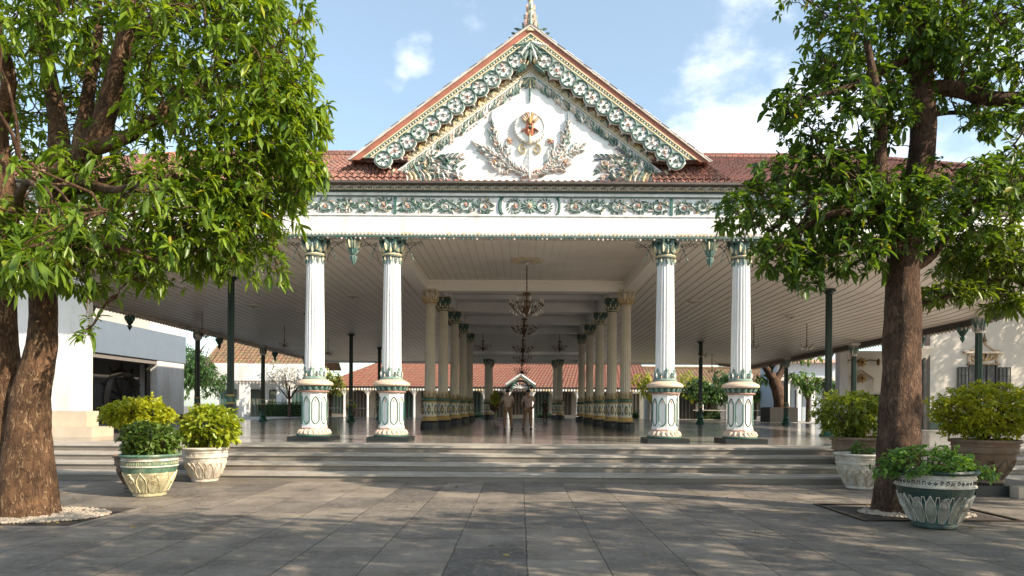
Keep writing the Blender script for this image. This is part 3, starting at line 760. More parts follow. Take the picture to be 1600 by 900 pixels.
# ---- front entablature
FY = 19.05
def front_xf(y0): return lambda a, b, c: (a, y0 - c, b)
FX = 17.3
mb = MB()
mb.box(-FX, FX, FY, FY + .5, CZ + 4.86, CZ + 6.10, WHITE)                 # body of the beam
mb.box(-FX, FX, FY - .03, FY, CZ + 5.34 - .02, CZ + 5.34 + .02, WHITE)
mb.box(-FX, FX, FY - .05, FY, CZ + 5.87, CZ + 5.955, WHITE)
mb.build('beam', pav)
mb = MB()
mb.box(-FX, FX, FY - .10, FY - .002, CZ + 5.957, CZ + 6.0, DGREEN)
mb.box(-FX, FX, FY - .12, FY - .002, CZ + 6.002, CZ + 6.13, GREYM)
fx = front_xf(FY - .12)
x = -FX
while x < FX:
    mb.leaf(x, CZ + 6.10, -.25, .26, .05, .03, WALLW, fx, bend=.6); mb.leaf(x + .12, CZ + 6.05, .3, .24, .045, .03, BLUEG, fx, bend=-.6); x += .27
x = -FX
while x < FX: mb.dome(x, CZ + 6.022, .030, .05, GOLDP, fx, seg=6); x += .075
mb.box(-FX, FX, FY - .035, FY, CZ + 5.845, CZ + 5.868, TEALD)
mb.build('cornice', pav)
mb = MB(); mb.box(-FX - .1, FX + .1, FY - .30, FY - .12, CZ + 6.13, CZ + 6.18, GUTTER); mb.box(-FX - .1, FX + .1, FY - .33, FY - .302, CZ + 6.135, CZ + 6.195, GUTTER)
mb.build('gutter', pav)
# rope moulding
mb = MB(); x = -FX; fx = front_xf(FY - .02); mb.box(-FX, FX, FY - .02, FY + .3, CZ + 4.72, CZ + 4.858, GREYM)
mb.box(-FX, FX, FY - .05, FY - .02, CZ + 4.72, CZ + 4.76, TEALD)
while x < FX: mb.ribbon([(x, CZ + 4.775), (x + .04, CZ + 4.80), (x + .085, CZ + 4.85)], [.02, .055, .02], .05, GOLDP if rng.random() < .3 else WALLW, fx); x += .105
# small drip leaves
x = -FX
while x < FX:
    if rng.random() < .8: mb.leaf(x, CZ + 4.725, -math.pi / 2, rng.uniform(.05, .09), .09, .02, TEALD if rng.random() < .6 else GREYM, fx)
    x += .13
mb.build('rope_moulding', pav)
mb = MB(); drop_orn(mb, -4.93, 19.25, CZ + 4.72, .85); mb.build('pendant', pav)
mb = MB(); drop_orn(mb, 5.12, 19.25, CZ + 4.72, .85); mb.build('pendant', pav)
# lacy iron brackets round the columns
for cx in (-6.05, -3.86, 3.90, 6.05):
    for s in (-1, 1):
        mb = MB()
        f = lambda a, b, c, cx=cx: (cx + a, 19.3 - c, b)
        for q in range(4):
            mb.scroll(s * (.46 + .12 * q), CZ + 4.6 - .03 * q * 0 - abs(1.5 - q) * .02, .07, 0, s * 1.1, .014, .014, IRON, f)
            mb.leaf(s * (.42 + .05 * q), CZ + 4.62 - .13 * q, -math.pi / 2 + s * .5, .12, .045, .012, TEALD, f)
        mb.ribbon([(s * .36, CZ + 4.1), (s * .42, CZ + 4.3), (s * .55, CZ + 4.5), (s * .85, CZ + 4.68)], .014, .014, IRON, f)
        mb.build('bracket', pav)

# ---- carved frieze
fz0, fz1 = CZ + 5.36, CZ + 5.84; zc = (fz0 + fz1) / 2; hh = (fz1 - fz0) / 2
def carved_panel(x0, x1, dens=1.0):
    mb = MB(); f = front_xf(FY)
    mb.box(x0, x1, FY - .015, FY, fz0, fz0 + .02, GREYM); mb.box(x0, x1, FY - .015, FY, fz1 - .02, fz1, GREYM)
    n = max(1, round((x1 - x0) / .56)); pitch = (x1 - x0) / n
    # wavy main stem
    st = [(x0 + (x1 - x0) * t / (n * 10), zc + .13 * math.sin(math.pi * t / 10)) for t in range(n * 10 + 1)]
    mb.ribbon(st, .045, .05, TEAL, f)
    for i in range(n):
        cx = x0 + pitch * (i + .5); s = 1 if i % 2 == 0 else -1
        mb.scroll(cx, zc - s * .03, .17, s * 1.6, s * 1.25, .05, .05, TEAL, f)
        mb.rosette(cx, zc - s * .03, .065, .05, (PINK, TEAL, WHITE, PINK)[i % 4], GOLD, 6, f, base=.02)
        for q in range(28):
            a = 2 * math.pi * q / 28 + rng.uniform(-.2, .2); r0 = rng.uniform(.12, .2)
            L = rng.uniform(.08, .16); bx, bz = cx + r0 * math.cos(a), zc - s * .02 + r0 * .8 * math.sin(a)
            ex = bx + L * math.cos(a); ez = bz + L * math.sin(a)
            if ez > fz1 - .01 or ez < fz0 + .01: L *= .5
            bx = min(max(bx, x0 + .03), x1 - .03)
            if bx + L * math.cos(a) > x1 or bx + L * math.cos(a) < x0: continue
            mb.leaf(bx, min(max(bz, fz0 + .04), fz1 - .04), a + rng.uniform(-.5, .5), L, L * .5, .05, (TEAL, TEALD, TEAL, TEAL, GREYM)[int(rng.integers(5))], f, bend=rng.uniform(-1, 1))
        for q in range(5):
            mb.leaf(cx + rng.uniform(-.25, .25), zc + s * rng.uniform(.02, .15), rng.uniform(0, 6.3), .11, .06, .04, (PINK, GOLDP, WHITE)[int(rng.integers(3))], f)
    return mb.build('frieze_panel', pav)
edges = [-17.2, -12.6, -8.2, -3.72, -.80]
for a, b in zip(edges[:-1], edges[1:]): carved_panel(a + .08, b - .06 - (.09 if b == -.80 else 0))
edges = [.84, 3.98, 8.4, 12.8, 17.2]
for a, b in zip(edges[:-1], edges[1:]): carved_panel(a + .08 + (.09 if a == .84 else 0), b - .06)
mb = MB(); f = front_xf(FY)
for x in (-12.6, -8.2, -3.72, 3.98, 8.4, 12.8): mb = MB(); mb.box(x - .035, x + .035, FY - .05, FY, fz0, fz1, GREEN); mb.build('frieze_divider', pav)
for s, cx in ((-1, -.70), (1, .74)):
    mb = MB(); pts = [(cx + s * (.02 + .10 * math.cos(t)), zc + hh * math.sin(t)) for t in np.linspace(-1.45, 1.45, 14)]
    mb.ribbon(pts, .075, .06, GREEN, f)
    mb.ribbon([(p[0] - s * .07, p[1]) for p in pts], .03, .04, WHITE, f)
    mb.build('frieze_divider', pav)
mb = MB(); cx = .02
mb.rosette(cx, zc, .23, .07, TEAL, PINK, 12, f); mb.rosette(cx, zc, .13, .10, GREYM, GOLD, 10, f)
for s in (-1, 1):
    mb.scroll(cx + s * .40, zc, .19, math.pi / 2 * (1 - s) + math.pi * (s > 0), s * 1.3, .05, .05, TEAL, f)
    mb.rosette(cx + s * .40, zc, .09, .06, PINK, GOLD, 5, f)
    for q in range(16):
        a = 2 * math.pi * q / 16; mb.leaf(cx + s * .41 + .17 * math.cos(a), zc + .15 * math.sin(a), a, .09, .05, .04, TEAL if q % 3 else TEALD, f, bend=.6)
mb.build('frieze_medallion', pav)

# ---- roofs
def tiled(name, A, B, C_, D, m, nx, nr, parent=pav, amp=.028, lip=.03):
    """tiled slope between eave A-B and ridge D-C: ribs run up the slope, rows overlap"""
    A, B, C_, D = map(Vector, (A, B, C_, D)); nrm = (B - A).cross(D - A).normalized(); nrm = nrm if nrm.z > 0 else -nrm
    vs = []; fs = []; k = 4; W_ = nx * k
    for r in range(nr):
        for e in (0, 1):
            t = (r + e) / nr; L_ = A.lerp(D, t); R_ = B.lerp(C_, t)
            for i in range(W_ + 1):
                p = L_.lerp(R_, i / W_) + nrm * (amp * math.cos(2 * math.pi * i / k) + (lip if e == 0 else 0) + .012 * noise.noise(Vector((i * .31, r * 3.1, 0))))
                vs.append(tuple(p))
    for r in range(nr):
        for i in range(W_):
            o = r * 2 * (W_ + 1) + i; fs.append((o, o + 1, o + W_ + 2, o + W_ + 1))
            if r < nr - 1: o2 = o + W_ + 1; fs.append((o2, o2 + 1, o2 + W_ + 2, o2 + W_ + 1))
    mb = MB(); mb.add(vs, fs, m); return mb.build(name, parent)
zE, zT = CZ + 6.20, CZ + 8.98
tiled('roof', (-17.6, 18.85, zE), (17.6, 18.85, zE), (11.8, 24.5, zT), (-11.8, 24.5, zT), TILE, 170, 16)
mb = MB()
mb.add([(-11.8, 24.5, zT), (11.8, 24.5, zT), (11.8, 53, zT), (-11.8, 53, zT), (-17.6, 19.0, CZ + 3.95), (-17.6, 58.8, CZ + 3.95), (17.6, 19.0, CZ + 3.95), (17.6, 58.8, CZ + 3.95), (-17.6, 18.9, zE - .03), (17.6, 18.9, zE - .03)],
       [(0, 1, 2, 3), (4, 5, 3, 0), (7, 6, 1, 2), (5, 7, 2, 3), (4, 0, 8), (6, 9, 1)], TILE)
mb.tube([(-11.9, 24.5, zT + .02), (11.9, 24.5, zT + .02)], .16, TILE, 10)
mb.tube([(-17.65, 18.85, zE + .05), (-11.9, 24.5, zT + .04)], .13, TILE, 8); mb.tube([(17.65, 18.85, zE + .05), (11.9, 24.5, zT + .04)], .13, TILE, 8)
mb.build('roof_top', pav)

# ---- gable
GX = 0.02; AZ = CZ + 10.53; SL = .752; HW = 4.86; BY = 18.95; WY = 19.16
def slope(side, y0, vdrop=0.0):
    """u: distance down the slope from the apex, v: perpendicular (down into the gable), c outwards"""
    L = math.hypot(1, SL); ux, uz = side / L, -SL / L; vx, vz = -side * SL / L, -1 / L
    return lambda a, b, c: (GX + ux * a + vx * b, y0 - c, AZ - vdrop + uz * a + vz * b)
SLEN = HW * math.hypot(1, SL)
cut = lambda b: b * SL   # where a strip at perpendicular offset b meets the middle line
# roof slabs
for side in (-1, 1):
    f = slope(side, BY)
    mb = MB()
    def strip(b0, b1, c0, c1, m, u1=SLEN, u0=0.):
        a0, a1 = cut(b0) + u0, cut(b1) + u0; e0, e1 = u1 - b0 / SL, u1 - b1 / SL
        v = [(a0, b0, c0), (e0, b0, c0), (e1, b1, c0), (a1, b1, c0), (a0, b0, c1), (e0, b0, c1), (e1, b1, c1), (a1, b1, c1)]
        mb.add(v, [(0, 1, 2, 3), (4, 7, 6, 5), (0, 4, 5, 1), (1, 5, 6, 2), (2, 6, 7, 3), (3, 7, 4, 0)], m, f)
    strip(0, .10, -11, -.02, REDB)                               # slab of the gable roof
    mb.build('gable_soffit', pav)
    # tiles on the gable roof
    L = math.hypot(1, SL)
    p = lambda a, y: (GX + side * a / L, y, AZ + .03 - SL * a / L)
    tiled('gable_roof', p(SLEN + .15, BY - .04), p(SLEN + .15, 29), p(0, 29), p(0, BY - .04), TILE, 46, 26)
    mb = MB()
    strip(.0, .135, 0, .05, REDB, SLEN + .1)
    strip(-.05, .0, -.06, .10, GREYM, SLEN + .12)                # verge tiles
    i = 0
    while i * .3 < SLEN: 
        mb.box(0, 0, 0, 0, 0, 0, GREYM) if False else mb.ribbon([(i * .3, -.05), (i * .3 + .26, -.06)], .06, .05, GREYM if i % 3 else mat('verge_dark', (.12, .11, .11), .7, .3, 4), f, base=.06); i += 1
    mb.build('bargeboard', pav)
    mb = MB()
    strip(.135, .165, 0, .07, GOLDP); strip(.165, .255, 0, .04, TEAL); strip(.255, .285, 0, .07, GOLDP)
    u = .25
    while u < SLEN - .38:
        mb.dome(u, .21, .030, .04, WALLW if int(u / .09) % 2 else GOLDP, f, base=.04, seg=6); u += .09
    mb.build('beaded_strip', pav)
    mb = MB()
    strip(.285, .42, .0, .03, WALLW); strip(.42, .62, -.12, -.08, REDB)
    n = 12; pitch = (SLEN - 1.1) / n
    for i in range(n):
        u = .70 + pitch * (i + .45); b = .515; r = .215
        if u > SLEN - .60: continue
        vs = [(u + r * 1.0 * math.cos(t), b + r * 1.0 * math.sin(t), .035) for t in np.linspace(0, 2 * math.pi, 24, endpoint=False)]
        vb = [(p_[0], p_[1], -.03) for p_ in vs]
        mb.add(vs + vb, [tuple(range(24))] + [(k, (k + 1) % 24, 24 + (k + 1) % 24, 24 + k) for k in range(24)], WHITE, f)
        ring = [(u + r * math.cos(t), b + r * math.sin(t)) for t in np.linspace(0, 2 * math.pi, 22)]
        mb.ribbon(ring, .07, .05, TEAL if i % 3 else TEALD, f, base=.035)
        mb.ribbon([(u + (q_[0] - u) * 1.16, b + (q_[1] - b) * 1.16) for q_ in ring], .022, .03, WALLW, f, base=.02)
        mb.rosette(u + rng.uniform(-.01, .01), b, .075, .05, (GREYM, PINK, TEAL)[i % 3], RED if i % 2 else TEALD, 5, f, base=.035)
        q0 = rng.uniform(0, 6)
        for q in range(6): mb.leaf(u + .185 * math.cos(q0 + q * 1.05), b + .185 * math.sin(q0 + q * 1.05), q0 + q * 1.05 + rng.uniform(1.6, 2.6), rng.uniform(.05, .12), .06, .05, (TEALD, TEAL, TEALD, GREYM, TEAL, PINK)[q], f, base=.035, bend=1.4)
        # corner leaves between the medallions
        mb.leaf(u + pitch / 2, .36, math.pi / 2, .22, .13, .05, WALLW, f, base=.02); mb.leaf(u + pitch / 2, .36, math.pi / 2, .13, .06, .07, TEAL, f, base=.02)
        mb.leaf(u, b + r, math.pi / 2, .11, .09, .04, GREYM, f, base=0)
    mb.build('medallion_band', pav)
    # inner bands on the wall, parallel to the slope
    f = slope(side, WY, 0)
    mb = MB()
    strip(.10, .86, 0, .02, REDB)
    strip(.62, .66, .02, .05, GOLDP); strip(.86, .90, .02, .07, GOLDP)
    u = .9
    while u < SLEN - 1.15:
        mb.leaf(u, .70, .25, .22, .09, .05, (GOLD, TEALD, GOLDP)[int(u / .23) % 3], f, base=.02, bend=.5); mb.leaf(u + .1, .82, -.3, .18, .07, .05, (TEAL, PINK, GOLD)[int(u / .23) % 3], f, base=.02, bend=-.6)
        mb.dome(u, .865, .025, .03, WALLW, f, base=.06, seg=6); mb.dome(u + .11, .865, .025, .03, WALLW, f, base=.06, seg=6)
        u += .23
    mb.build('gilded_band', pav)
    mb = MB()
    strip(.90, 1.06, .0, .035, WALLW, SLEN + .45); strip(.70, .84, .02, .04, GOLDP)
    u = .95
    while u < SLEN - .98:
        for q in range(3):
            mb.leaf(u + rng.uniform(-.03, .03), .95, math.pi / 2 - .5 + rng.uniform(-.35, .35), rng.uniform(.22, .36), .13, .08, (TEAL, TEALD, WALLW, TEAL, GREYM)[int(rng.integers(5))], f, base=.02, bend=-.7)
        mb.leaf(u, 1.0, -.3, .17, .06, .08, GOLDP if rng.random() < .4 else WALLW, f, base=.03, bend=1.0)
        if rng.random() < .3: mb.dome(u, 1.18, .03, .04, PINK, f, seg=6)
        u += .105
    mb.build('leaf_band', pav)
# wall
mb = MB()
hw = HW - .55; z0 = CZ + 6.18; zr = CZ + 6.90
zt = AZ - .12
q_ = HW - .25
ol = [(-3.45, z0), (3.45, z0), (3.45, zr), (q_, zr), (q_, AZ - SL * q_ - .1), (0, zt), (-q_, AZ - SL * q_ - .1), (-q_, zr), (-3.45, zr)]
mb.add([(GX + a, WY, b) for a, b in ol] + [(GX + a, WY + .3, b) for a, b in ol], [tuple(range(9)), tuple(range(17, 8, -1))] + [(i, i + 9, (i + 1) % 9 + 9, (i + 1) % 9) for i in range(9)], WHITE)
mb.build('gable_wall', pav)
for s in (-1, 1):
    mb = MB(); mb.tube([(GX + s * (HW - .1), BY + .1, zr - .0), (GX + s * 3.4, BY + .1, zr - .0)], .075, TILE, 8); mb.box(GX + s * 3.42, GX + s * (HW - .3), BY + .06, WY + .05, zr + .02, zr + .06, REDB); mb.build('foot_ridge', pav)
    tiled('foot_roof', (GX + s * 3.42, 18.86, CZ + 6.2), (GX + s * 5.7, 18.86, CZ + 6.2), (GX + s * 5.0, 19.35, zr), (GX + s * 3.42, 19.35, zr), TILE, 11, 5)
# apex cluster
mb = MB(); f = front_xf(BY - .02)
for q in range(9):
    a = -math.pi / 2 + (q - 4) * .27; mb.leaf(GX, AZ - .42, a, .52 if abs(q - 4) > 1 else .62, .17, .09, (TEAL, TEALD, WALLW)[q % 3], f, bend=(q - 4) * .08)
mb.rosette(GX, AZ - .62, .15, .12, TEAL, GREEN, 8, f)
for s in (-1, 1): mb.scroll(GX + s * .18, AZ - .95, .13, 0, s * 1.2, .05, .07, GOLDP, f); mb.leaf(GX + s * .1, AZ - 1.05, -math.pi / 2 + s * .9, .4, .15, .08, TEALD, f)
mb.build('apex_carving', pav); mb = MB()
f = front_xf(WY)
for q in range(7): a = -math.pi / 2 + (q - 3) * .38; mb.leaf(GX, AZ - 1.30, a, .34, .14, .1, (TEAL, GOLDP)[q % 2], f)
mb.leaf(GX, AZ - 1.5, -math.pi / 2, .5, .07, .08, TEALD, f)
for s in (-1, 1): mb.leaf(GX + s * .28, AZ - 1.62, -math.pi / 2 + s * .6, .3, .12, .08, TEAL, f, bend=s * .5); mb.leaf(GX + s * .42, AZ - 1.72, -math.pi / 2 + s * 1., .2, .1, .06, GREYM, f)
mb.build('wall_apex_carving', pav)
# corner foliage
for s in (-1, 1):
    mb = MB(); f = lambda a, b, c, s=s: (GX + s * a, WY - c, z0 + b)
    mb.leaf(3.85, .0, math.pi / 2 + .1, .50, .32, .12, GOLDP, f); mb.leaf(3.85, .03, math.pi / 2 + .1, .32, .16, .18, TEAL, f)
    for q in range(8):
        mb.leaf(3.72 - q * .13, .06, math.pi / 2 + .7 - q * .06, .26 + .03 * q, .13, .10, (GOLDP, TEAL, GREYM, GOLDP)[q % 4], f, bend=-.8)
    mb.box(2.7, 4.0, 0, 0.001, 0, .05, GOLDP, lambda a, b, c, s=s: (GX + s * a, WY - .1 + b * .1, z0 + c))
    mb.scroll(2.95, .62, .30, -1.0, 1.2, .10, .10, TEAL, f); mb.scroll(2.75, .26, .2, 2.0, -1.2, .08, .10, TEAL, f)
    mb.rosette(2.95, .62, .14, .1, GOLDP, PINK, 6, f)
    for bx, bz, ang, n_ in ((2.75, .66, math.pi - .5, 7), (2.7, .48, math.pi + .12, 9), (2.75, .28, math.pi + .25, 6), (2.85, .75, math.pi - .95, 4)):
        st = [(bx + .13 * i * math.cos(ang + .05 * i), bz + .13 * i * math.sin(ang + .05 * i) * 1.0) for i in range(n_)]
        mb.ribbon(st, .03, .05, PINK, f)
        for i, (qx, qz) in enumerate(st):
            for t in (-1, 1):
                mb.leaf(qx, qz, ang + t * .9 + .05 * i, .19, .08, .06, (TEAL, GREYM, BLUEG)[int(rng.integers(3))], f, bend=-t * .5)
        mb.leaf(st[-1][0], st[-1][1], ang, .16, .07, .05, GREYM, f)
    for q in range(64):
        t = rng.uniform(0, 2 * math.pi); rr_ = math.sqrt(rng.random()); qx = 2.55 + .62 * rr_ * math.cos(t); qz = .55 + .36 * rr_ * math.sin(t) - .12 * (2.55 - qx)
        if qz > .98 - .35 * (2.6 - qx): continue
        mb.leaf(qx, qz, math.pi + rng.uniform(-1.3, 1.3), rng.uniform(.14, .24), .10, rng.uniform(.05, .11), (TEAL, GREYM, WALLW, GREYM, TEALD)[q % 5], f, bend=rng.uniform(-1, 1))
    mb.rosette(2.15, .62, .09, .08, PINK, GOLD, 5, f); mb.rosette(2.6, .35, .08, .1, PINK, GOLD, 5, f)
    mb.build('corner_carving', pav)
# emblem
mb = MB(); ez = CZ + (HY - 201) * WY / F; er = .43; f = front_xf(WY); ex = GX + .0
EMW = mat('emblem_white', (.78, .77, .74), .5, .05, 5)
mb.lathe([(er, 0), (er, .10), (er * .93, .13), (er * .9, .10), (.02, .12)], EMW, seg=40)
mb.v = [(ex + p[0], WY - p[2], ez + p[1]) for p in mb.v]
for q in range(30): a = 2 * math.pi * q / 30; mb.dome(ex + er * 1.0 * math.cos(a), ez + er * math.sin(a), .03, .14, WALLW, f, seg=6)
for q in range(9): a = math.pi / 2 + (q - 4) * .24; mb.leaf(ex + .08 * math.cos(a), ez + .10 + .08 * math.sin(a), a, .24 if abs(q - 4) > 1 else .30, .05, .05, (GOLD, EMW, PINK)[q % 3], f, base=.12, lobes=False)
for s in (-1, 1):
    mb.leaf(ex + s * .02, ez - .25, math.pi / 2 + -s * .34, .40, .19, .09, mat('emblem_red', (.48, .14, .07), .5, .2, 9), f, base=.11, bend=s * .3)
    mb.leaf(ex + s * .10, ez + .12, math.pi / 2 - s * .9, .17, .08, .10, GOLDP, f, base=.13); mb.leaf(ex + s * .12, ez - .05, -s * .6 + (math.pi if s < 0 else 0), .16, .08, .08, RED, f, base=.13)
    mb.scroll(ex + s * .19, ez - .60, .15, math.pi / 2, -s * 1.1, .06, .09, GOLDP, f)
mb.leaf(ex, ez + .05, math.pi / 2, .22, .14, .14, GOLD, f, base=.12); mb.dome(ex, ez - .02, .05, .12, TEALD, f, base=.13); mb.leaf(ex, ez - .5, math.pi / 2, .45, .06, .08, GOLDP, f, base=.12)
mb.build('emblem', pav, smooth=False)
mb = MB(); bz = ez - 1.33
mb.leaf(ex, bz + .0, math.pi / 2, .78, .34, .10, EMW, f, lobes=False)
mb.leaf(ex, bz + .1, -math.pi / 2, .2, .14, .12, EMW, f, lobes=False)
def sprig(x, z, ang, n, Ls, bend, s, cols, flower=None):
    st = []; a = ang; qx, qz = x, z
    for i in range(n + 1):
        st.append((qx, qz)); qx += Ls * math.cos(a); qz += Ls * math.sin(a); a += bend / n
    mb.ribbon(st, [.05 * (1 - .6 * i / n) for i in range(n + 1)], .07, PINK, f)
    for i, (qx, qz) in enumerate(st):
        aa = ang + bend * i / n; sc_ = math.sin(math.pi * (.25 + .7 * i / n))
        for t in (-1, 1):
            mb.leaf(qx, qz, aa + t * rng.uniform(.8, 1.35), rng.uniform(.17, .27) * sc_ + .03, .13 * sc_ + .03, .09, cols[int(rng.integers(len(cols)))], f, bend=-t * rng.uniform(.2, 1.2))
        if i % 2: mb.leaf(qx, qz, aa + rng.uniform(-.4, .4), .16, .08, .13, cols[int(rng.integers(len(cols)))], f)
        if rng.random() < .25: mb.dome(qx + rng.uniform(-.08, .08), qz + rng.uniform(-.08, .08), .035, .09, PINK, f, seg=6)
    mb.leaf(st[-1][0], st[-1][1], a, .2, .07, .05, cols[0], f)
    if flower: mb.rosette(flower[0], flower[1], .11, .1, PINK, GOLD, 6, f)
GB = mat('leaf_grey_blue', (.42, .46, .46), .5, .25, 8)
for s in (-1, 1):
    A = lambda a: a if s > 0 else math.pi - a
    cc = [GB, EMW, EMW, GB, GREYM]
    arc = [(ex + s * 1.10 * math.sin(t * 1.1), bz + .06 + 2.25 * (1 - math.cos(t))) for t in np.linspace(.04, 1.25, 22)]
    mb.ribbon(arc, [.06 - .002 * i for i in range(22)], .08, PINK, f)
    for i in range(21):
        dx, dz = arc[i + 1][0] - arc[i][0], arc[i + 1][1] - arc[i][1]; ta = math.atan2(dz, dx); q_ = 1 - .5 * (i / 21) ** 2
        for t in (-1, 1):
            for e in range(2): mb.leaf(arc[i][0], arc[i][1], ta + t * (rng.uniform(.5, .9) + .45 * e), rng.uniform(.20, .30) * q_ * (1 - .2 * e), .12 * q_, .07 + .03 * e, cc[int(rng.integers(5))] if e else (GB, TEAL, GREYM, GB)[i % 4], f, bend=-t * rng.uniform(.2, 1.))
        if i % 4 == 2: mb.dome(arc[i][0] + rng.uniform(-.1, .1), arc[i][1] + rng.uniform(-.05, .1), .04, .12, PINK, f, seg=6)
    mb.leaf(arc[-1][0], arc[-1][1], math.pi / 2 + s * .1, .22, .07, .06, GB, f)
    sprig(ex + s * .68, bz + .38, A(.55), 6, .115, -s * .3, s, cc, (ex + s * .98, bz + .38))           # out
    sprig(ex + s * .45, bz + .18, A(.05), 5, .12, s * .4, s, [EMW, GB, GREYM])                          # low
    sprig(ex + s * 1.0, bz + .62, A(.35), 5, .11, s * .3, s, cc)
    sprig(ex + s * .92, bz + .80, A(1.25), 5, .12, s * .3, s, [GB, TEAL, GREYM])
    sprig(ex + s * .50, bz + .28, A(1.15), 5, .11, s * .3, s, cc, (ex + s * .58, bz + .98))            # inner
mb.build('emblem_branches', pav)
# finial
mb = MB(); fy = BY + .12
mb.lathe([(.22, -.12), (.20, .0), (.15, .06), (.15, .16), (.18, .2), (.12, .28), (.10, .52), (.125, .56), (.075, .64), (.06, .80), (.09, .84), (.045, .9), (.04, 1.15), (.055, 1.19), (.03, 1.25), (.012, 1.7)], GOLDP, (GX, fy, AZ), seg=16)
for z, n_, r, L in ((.0, 8, .19, .22), (.2, 8, .14, .24), (.5, 6, .10, .18), (.8, 6, .06, .12)):
    ff = ring_map(GX, fy, r, AZ + z, .1)
    for k in range(n_): mb.leaf(2 * math.pi * r * k / n_, 0, math.pi / 2, L, r * .7, .04, (TEAL, PINK)[k % 2], ff)
for s in (-1, 1):
    for q in range(4):
        x = s * (.20 + .12 * q); f = lambda a, b, c: (GX + a, fy - c, AZ + b)
        mb.leaf(x, -SL * abs(x) - .02, math.pi / 2 - s * .2, .34 - .06 * q, .12, .06, TEALD if q % 2 else TEAL, f, bend=-s * .7)
mb.build('finial', pav)

# ================================================================ CHANDELIERS
def chandelier(x, y, ztop, drop, s, label, arms=8, rose=.6, group='brass chandeliers under the pavilion ceiling', name='chandelier'):
    root = thing(name, label, 'chandelier', (x, y, ztop - drop), group)
    z0 = ztop - drop          # centre of the body
    if rose:
        mb = MB(); mb.lathe([(rose, 0), (rose * .97, -.03), (rose * .7, -.02), (rose * .45, -.05), (rose * .18, -.06), (rose * .12, -.14), (.03, -.2)], GREYM, (x, y, ztop), seg=32)
        f = lambda a, b, c: (x + a, y + b, ztop - c)
        mb.rosette(0, 0, rose, .05, GOLDP, BRASS, 16, f, base=.03); mb.rosette(0, 0, rose * .6, .07, GREYM, BRASS, 10, f, base=.03)
        mb.build('ceiling_rose', root)
    mb = MB(); mb.tube([(x, y, ztop - .05), (x, y, z0 + .5 * s)], .014 + .008 * s, BRASS, 6)
    z = ztop - .2
    while z > z0 + .7 * s: mb.lathe([(.012, -.03), (.035, 0), (.012, .03)], BRASS, (x, y, z), seg=6); z -= .16
    mb.build('rod', root)
    mb = MB()
    mb.lathe([(.02, .62), (.16, .56), (.17, .53), (.05, .5), (.03, .3), (.09, .24), (.05, .18), (.04, .05), (.13, -.02), (.16, -.1), (.10, -.2), (.03, -.27), (.05, -.31), (.01, -.38)], BRASS, (x, y, z0), seg=16)
    mb.v = [(x + (p[0] - x) * s, y + (p[1] - y) * s, z0 + (p[2] - z0) * s) for p in mb.v]
    for k in range(4):
        a = math.pi / 2 * k + .4; mb.tube([(x + .12 * s * math.cos(a), y + .12 * s * math.sin(a), z0 + .53 * s), (x + .26 * s * math.cos(a), y + .26 * s * math.sin(a), z0 + .05 * s)], .012 * s, BRASS, 4)
    mb.build('body', root)
    for k in range(arms):
        a = 2 * math.pi * k / arms + .2; ca, sa = math.cos(a), math.sin(a); mb = MB()
        pts = [(.08, -.08), (.2, -.2), (.36, -.2), (.50, -.08), (.60, .03), (.64, .1)]
        mb.tube([(x + r * s * ca, y + r * s * sa, z0 + h * s) for r, h in pts], .017 * s, BRASS, 5)
        mb.tube([(x + r * s * ca, y + r * s * sa, z0 + h * s) for r, h in [(.30, -.2), (.40, -.02), (.30, .06), (.24, -.02)]], .013 * s, BRASS, 5)
        mb.lathe([(.02, .08), (.075, .11), (.08, .13), (.03, .14), (.03, .18)], BRASS, (0, 0, 0), seg=8)
        n0 = len(mb.v) - 5 * 8
        mb.v[n0:] = [(x + .64 * s * ca + p[0] * s, y + .64 * s * sa + p[1] * s, z0 + p[2] * s) for p in mb.v[n0:]]
        ar = mb.build('arm', root)
        mb = MB(); mb.tube([(x + .64 * s * ca, y + .64 * s * sa, z0 + .16 * s), (x + .64 * s * ca, y + .64 * s * sa, z0 + .34 * s)], .022 * s, CRYST, 6)
        for q in range(3):
            rr = .42 + .11 * q; h = -.14 + .05 * q
            mb.lathe([(.004, .03), (.028, 0), (.004, -.10)], CRYST, (x + rr * s * ca, y + rr * s * sa, z0 + (h - .10) * s), seg=5)
        mb.build('candle_and_crystals', ar)
    return root
chandelier(xat(822, 25.2), 25.2, hC - .0, 1.75, .95, 'nearest large brass chandelier with candle arms below the round ceiling rose on the centre line', 8, .64)
chandelier(xat(819, 31.4), 34.0, hC + .12, 1.7, .98, 'second chandelier along the centre line, just behind and below the nearest one', 8, .5)
chandelier(xat(817, 39.5), 40.5, hC + .12, 2.1, .95, 'third chandelier along the centre line, dark and slender', 8, 0)
chandelier(xat(816, 45), 45.8, hC + .12, 2.35, .95, 'fourth chandelier along the centre line, above the two walking people', 6, 0)
chandelier(xat(815, 52.5), 52.5, CZ + 4.12, 1.35, .9, 'farthest chandelier, hanging just above the gate roof in the middle', 6, 0)
chandelier(xat(753, 48), 48.9, CZ + 5.5, 1.25, .85, 'small dark chandelier hanging left of the centre line between the hall columns', 6, 0)
chandelier(xat(875, 48), 48.9, CZ + 5.5, 1.25, .85, 'small dark chandelier hanging right of the centre line between the hall columns', 6, 0)
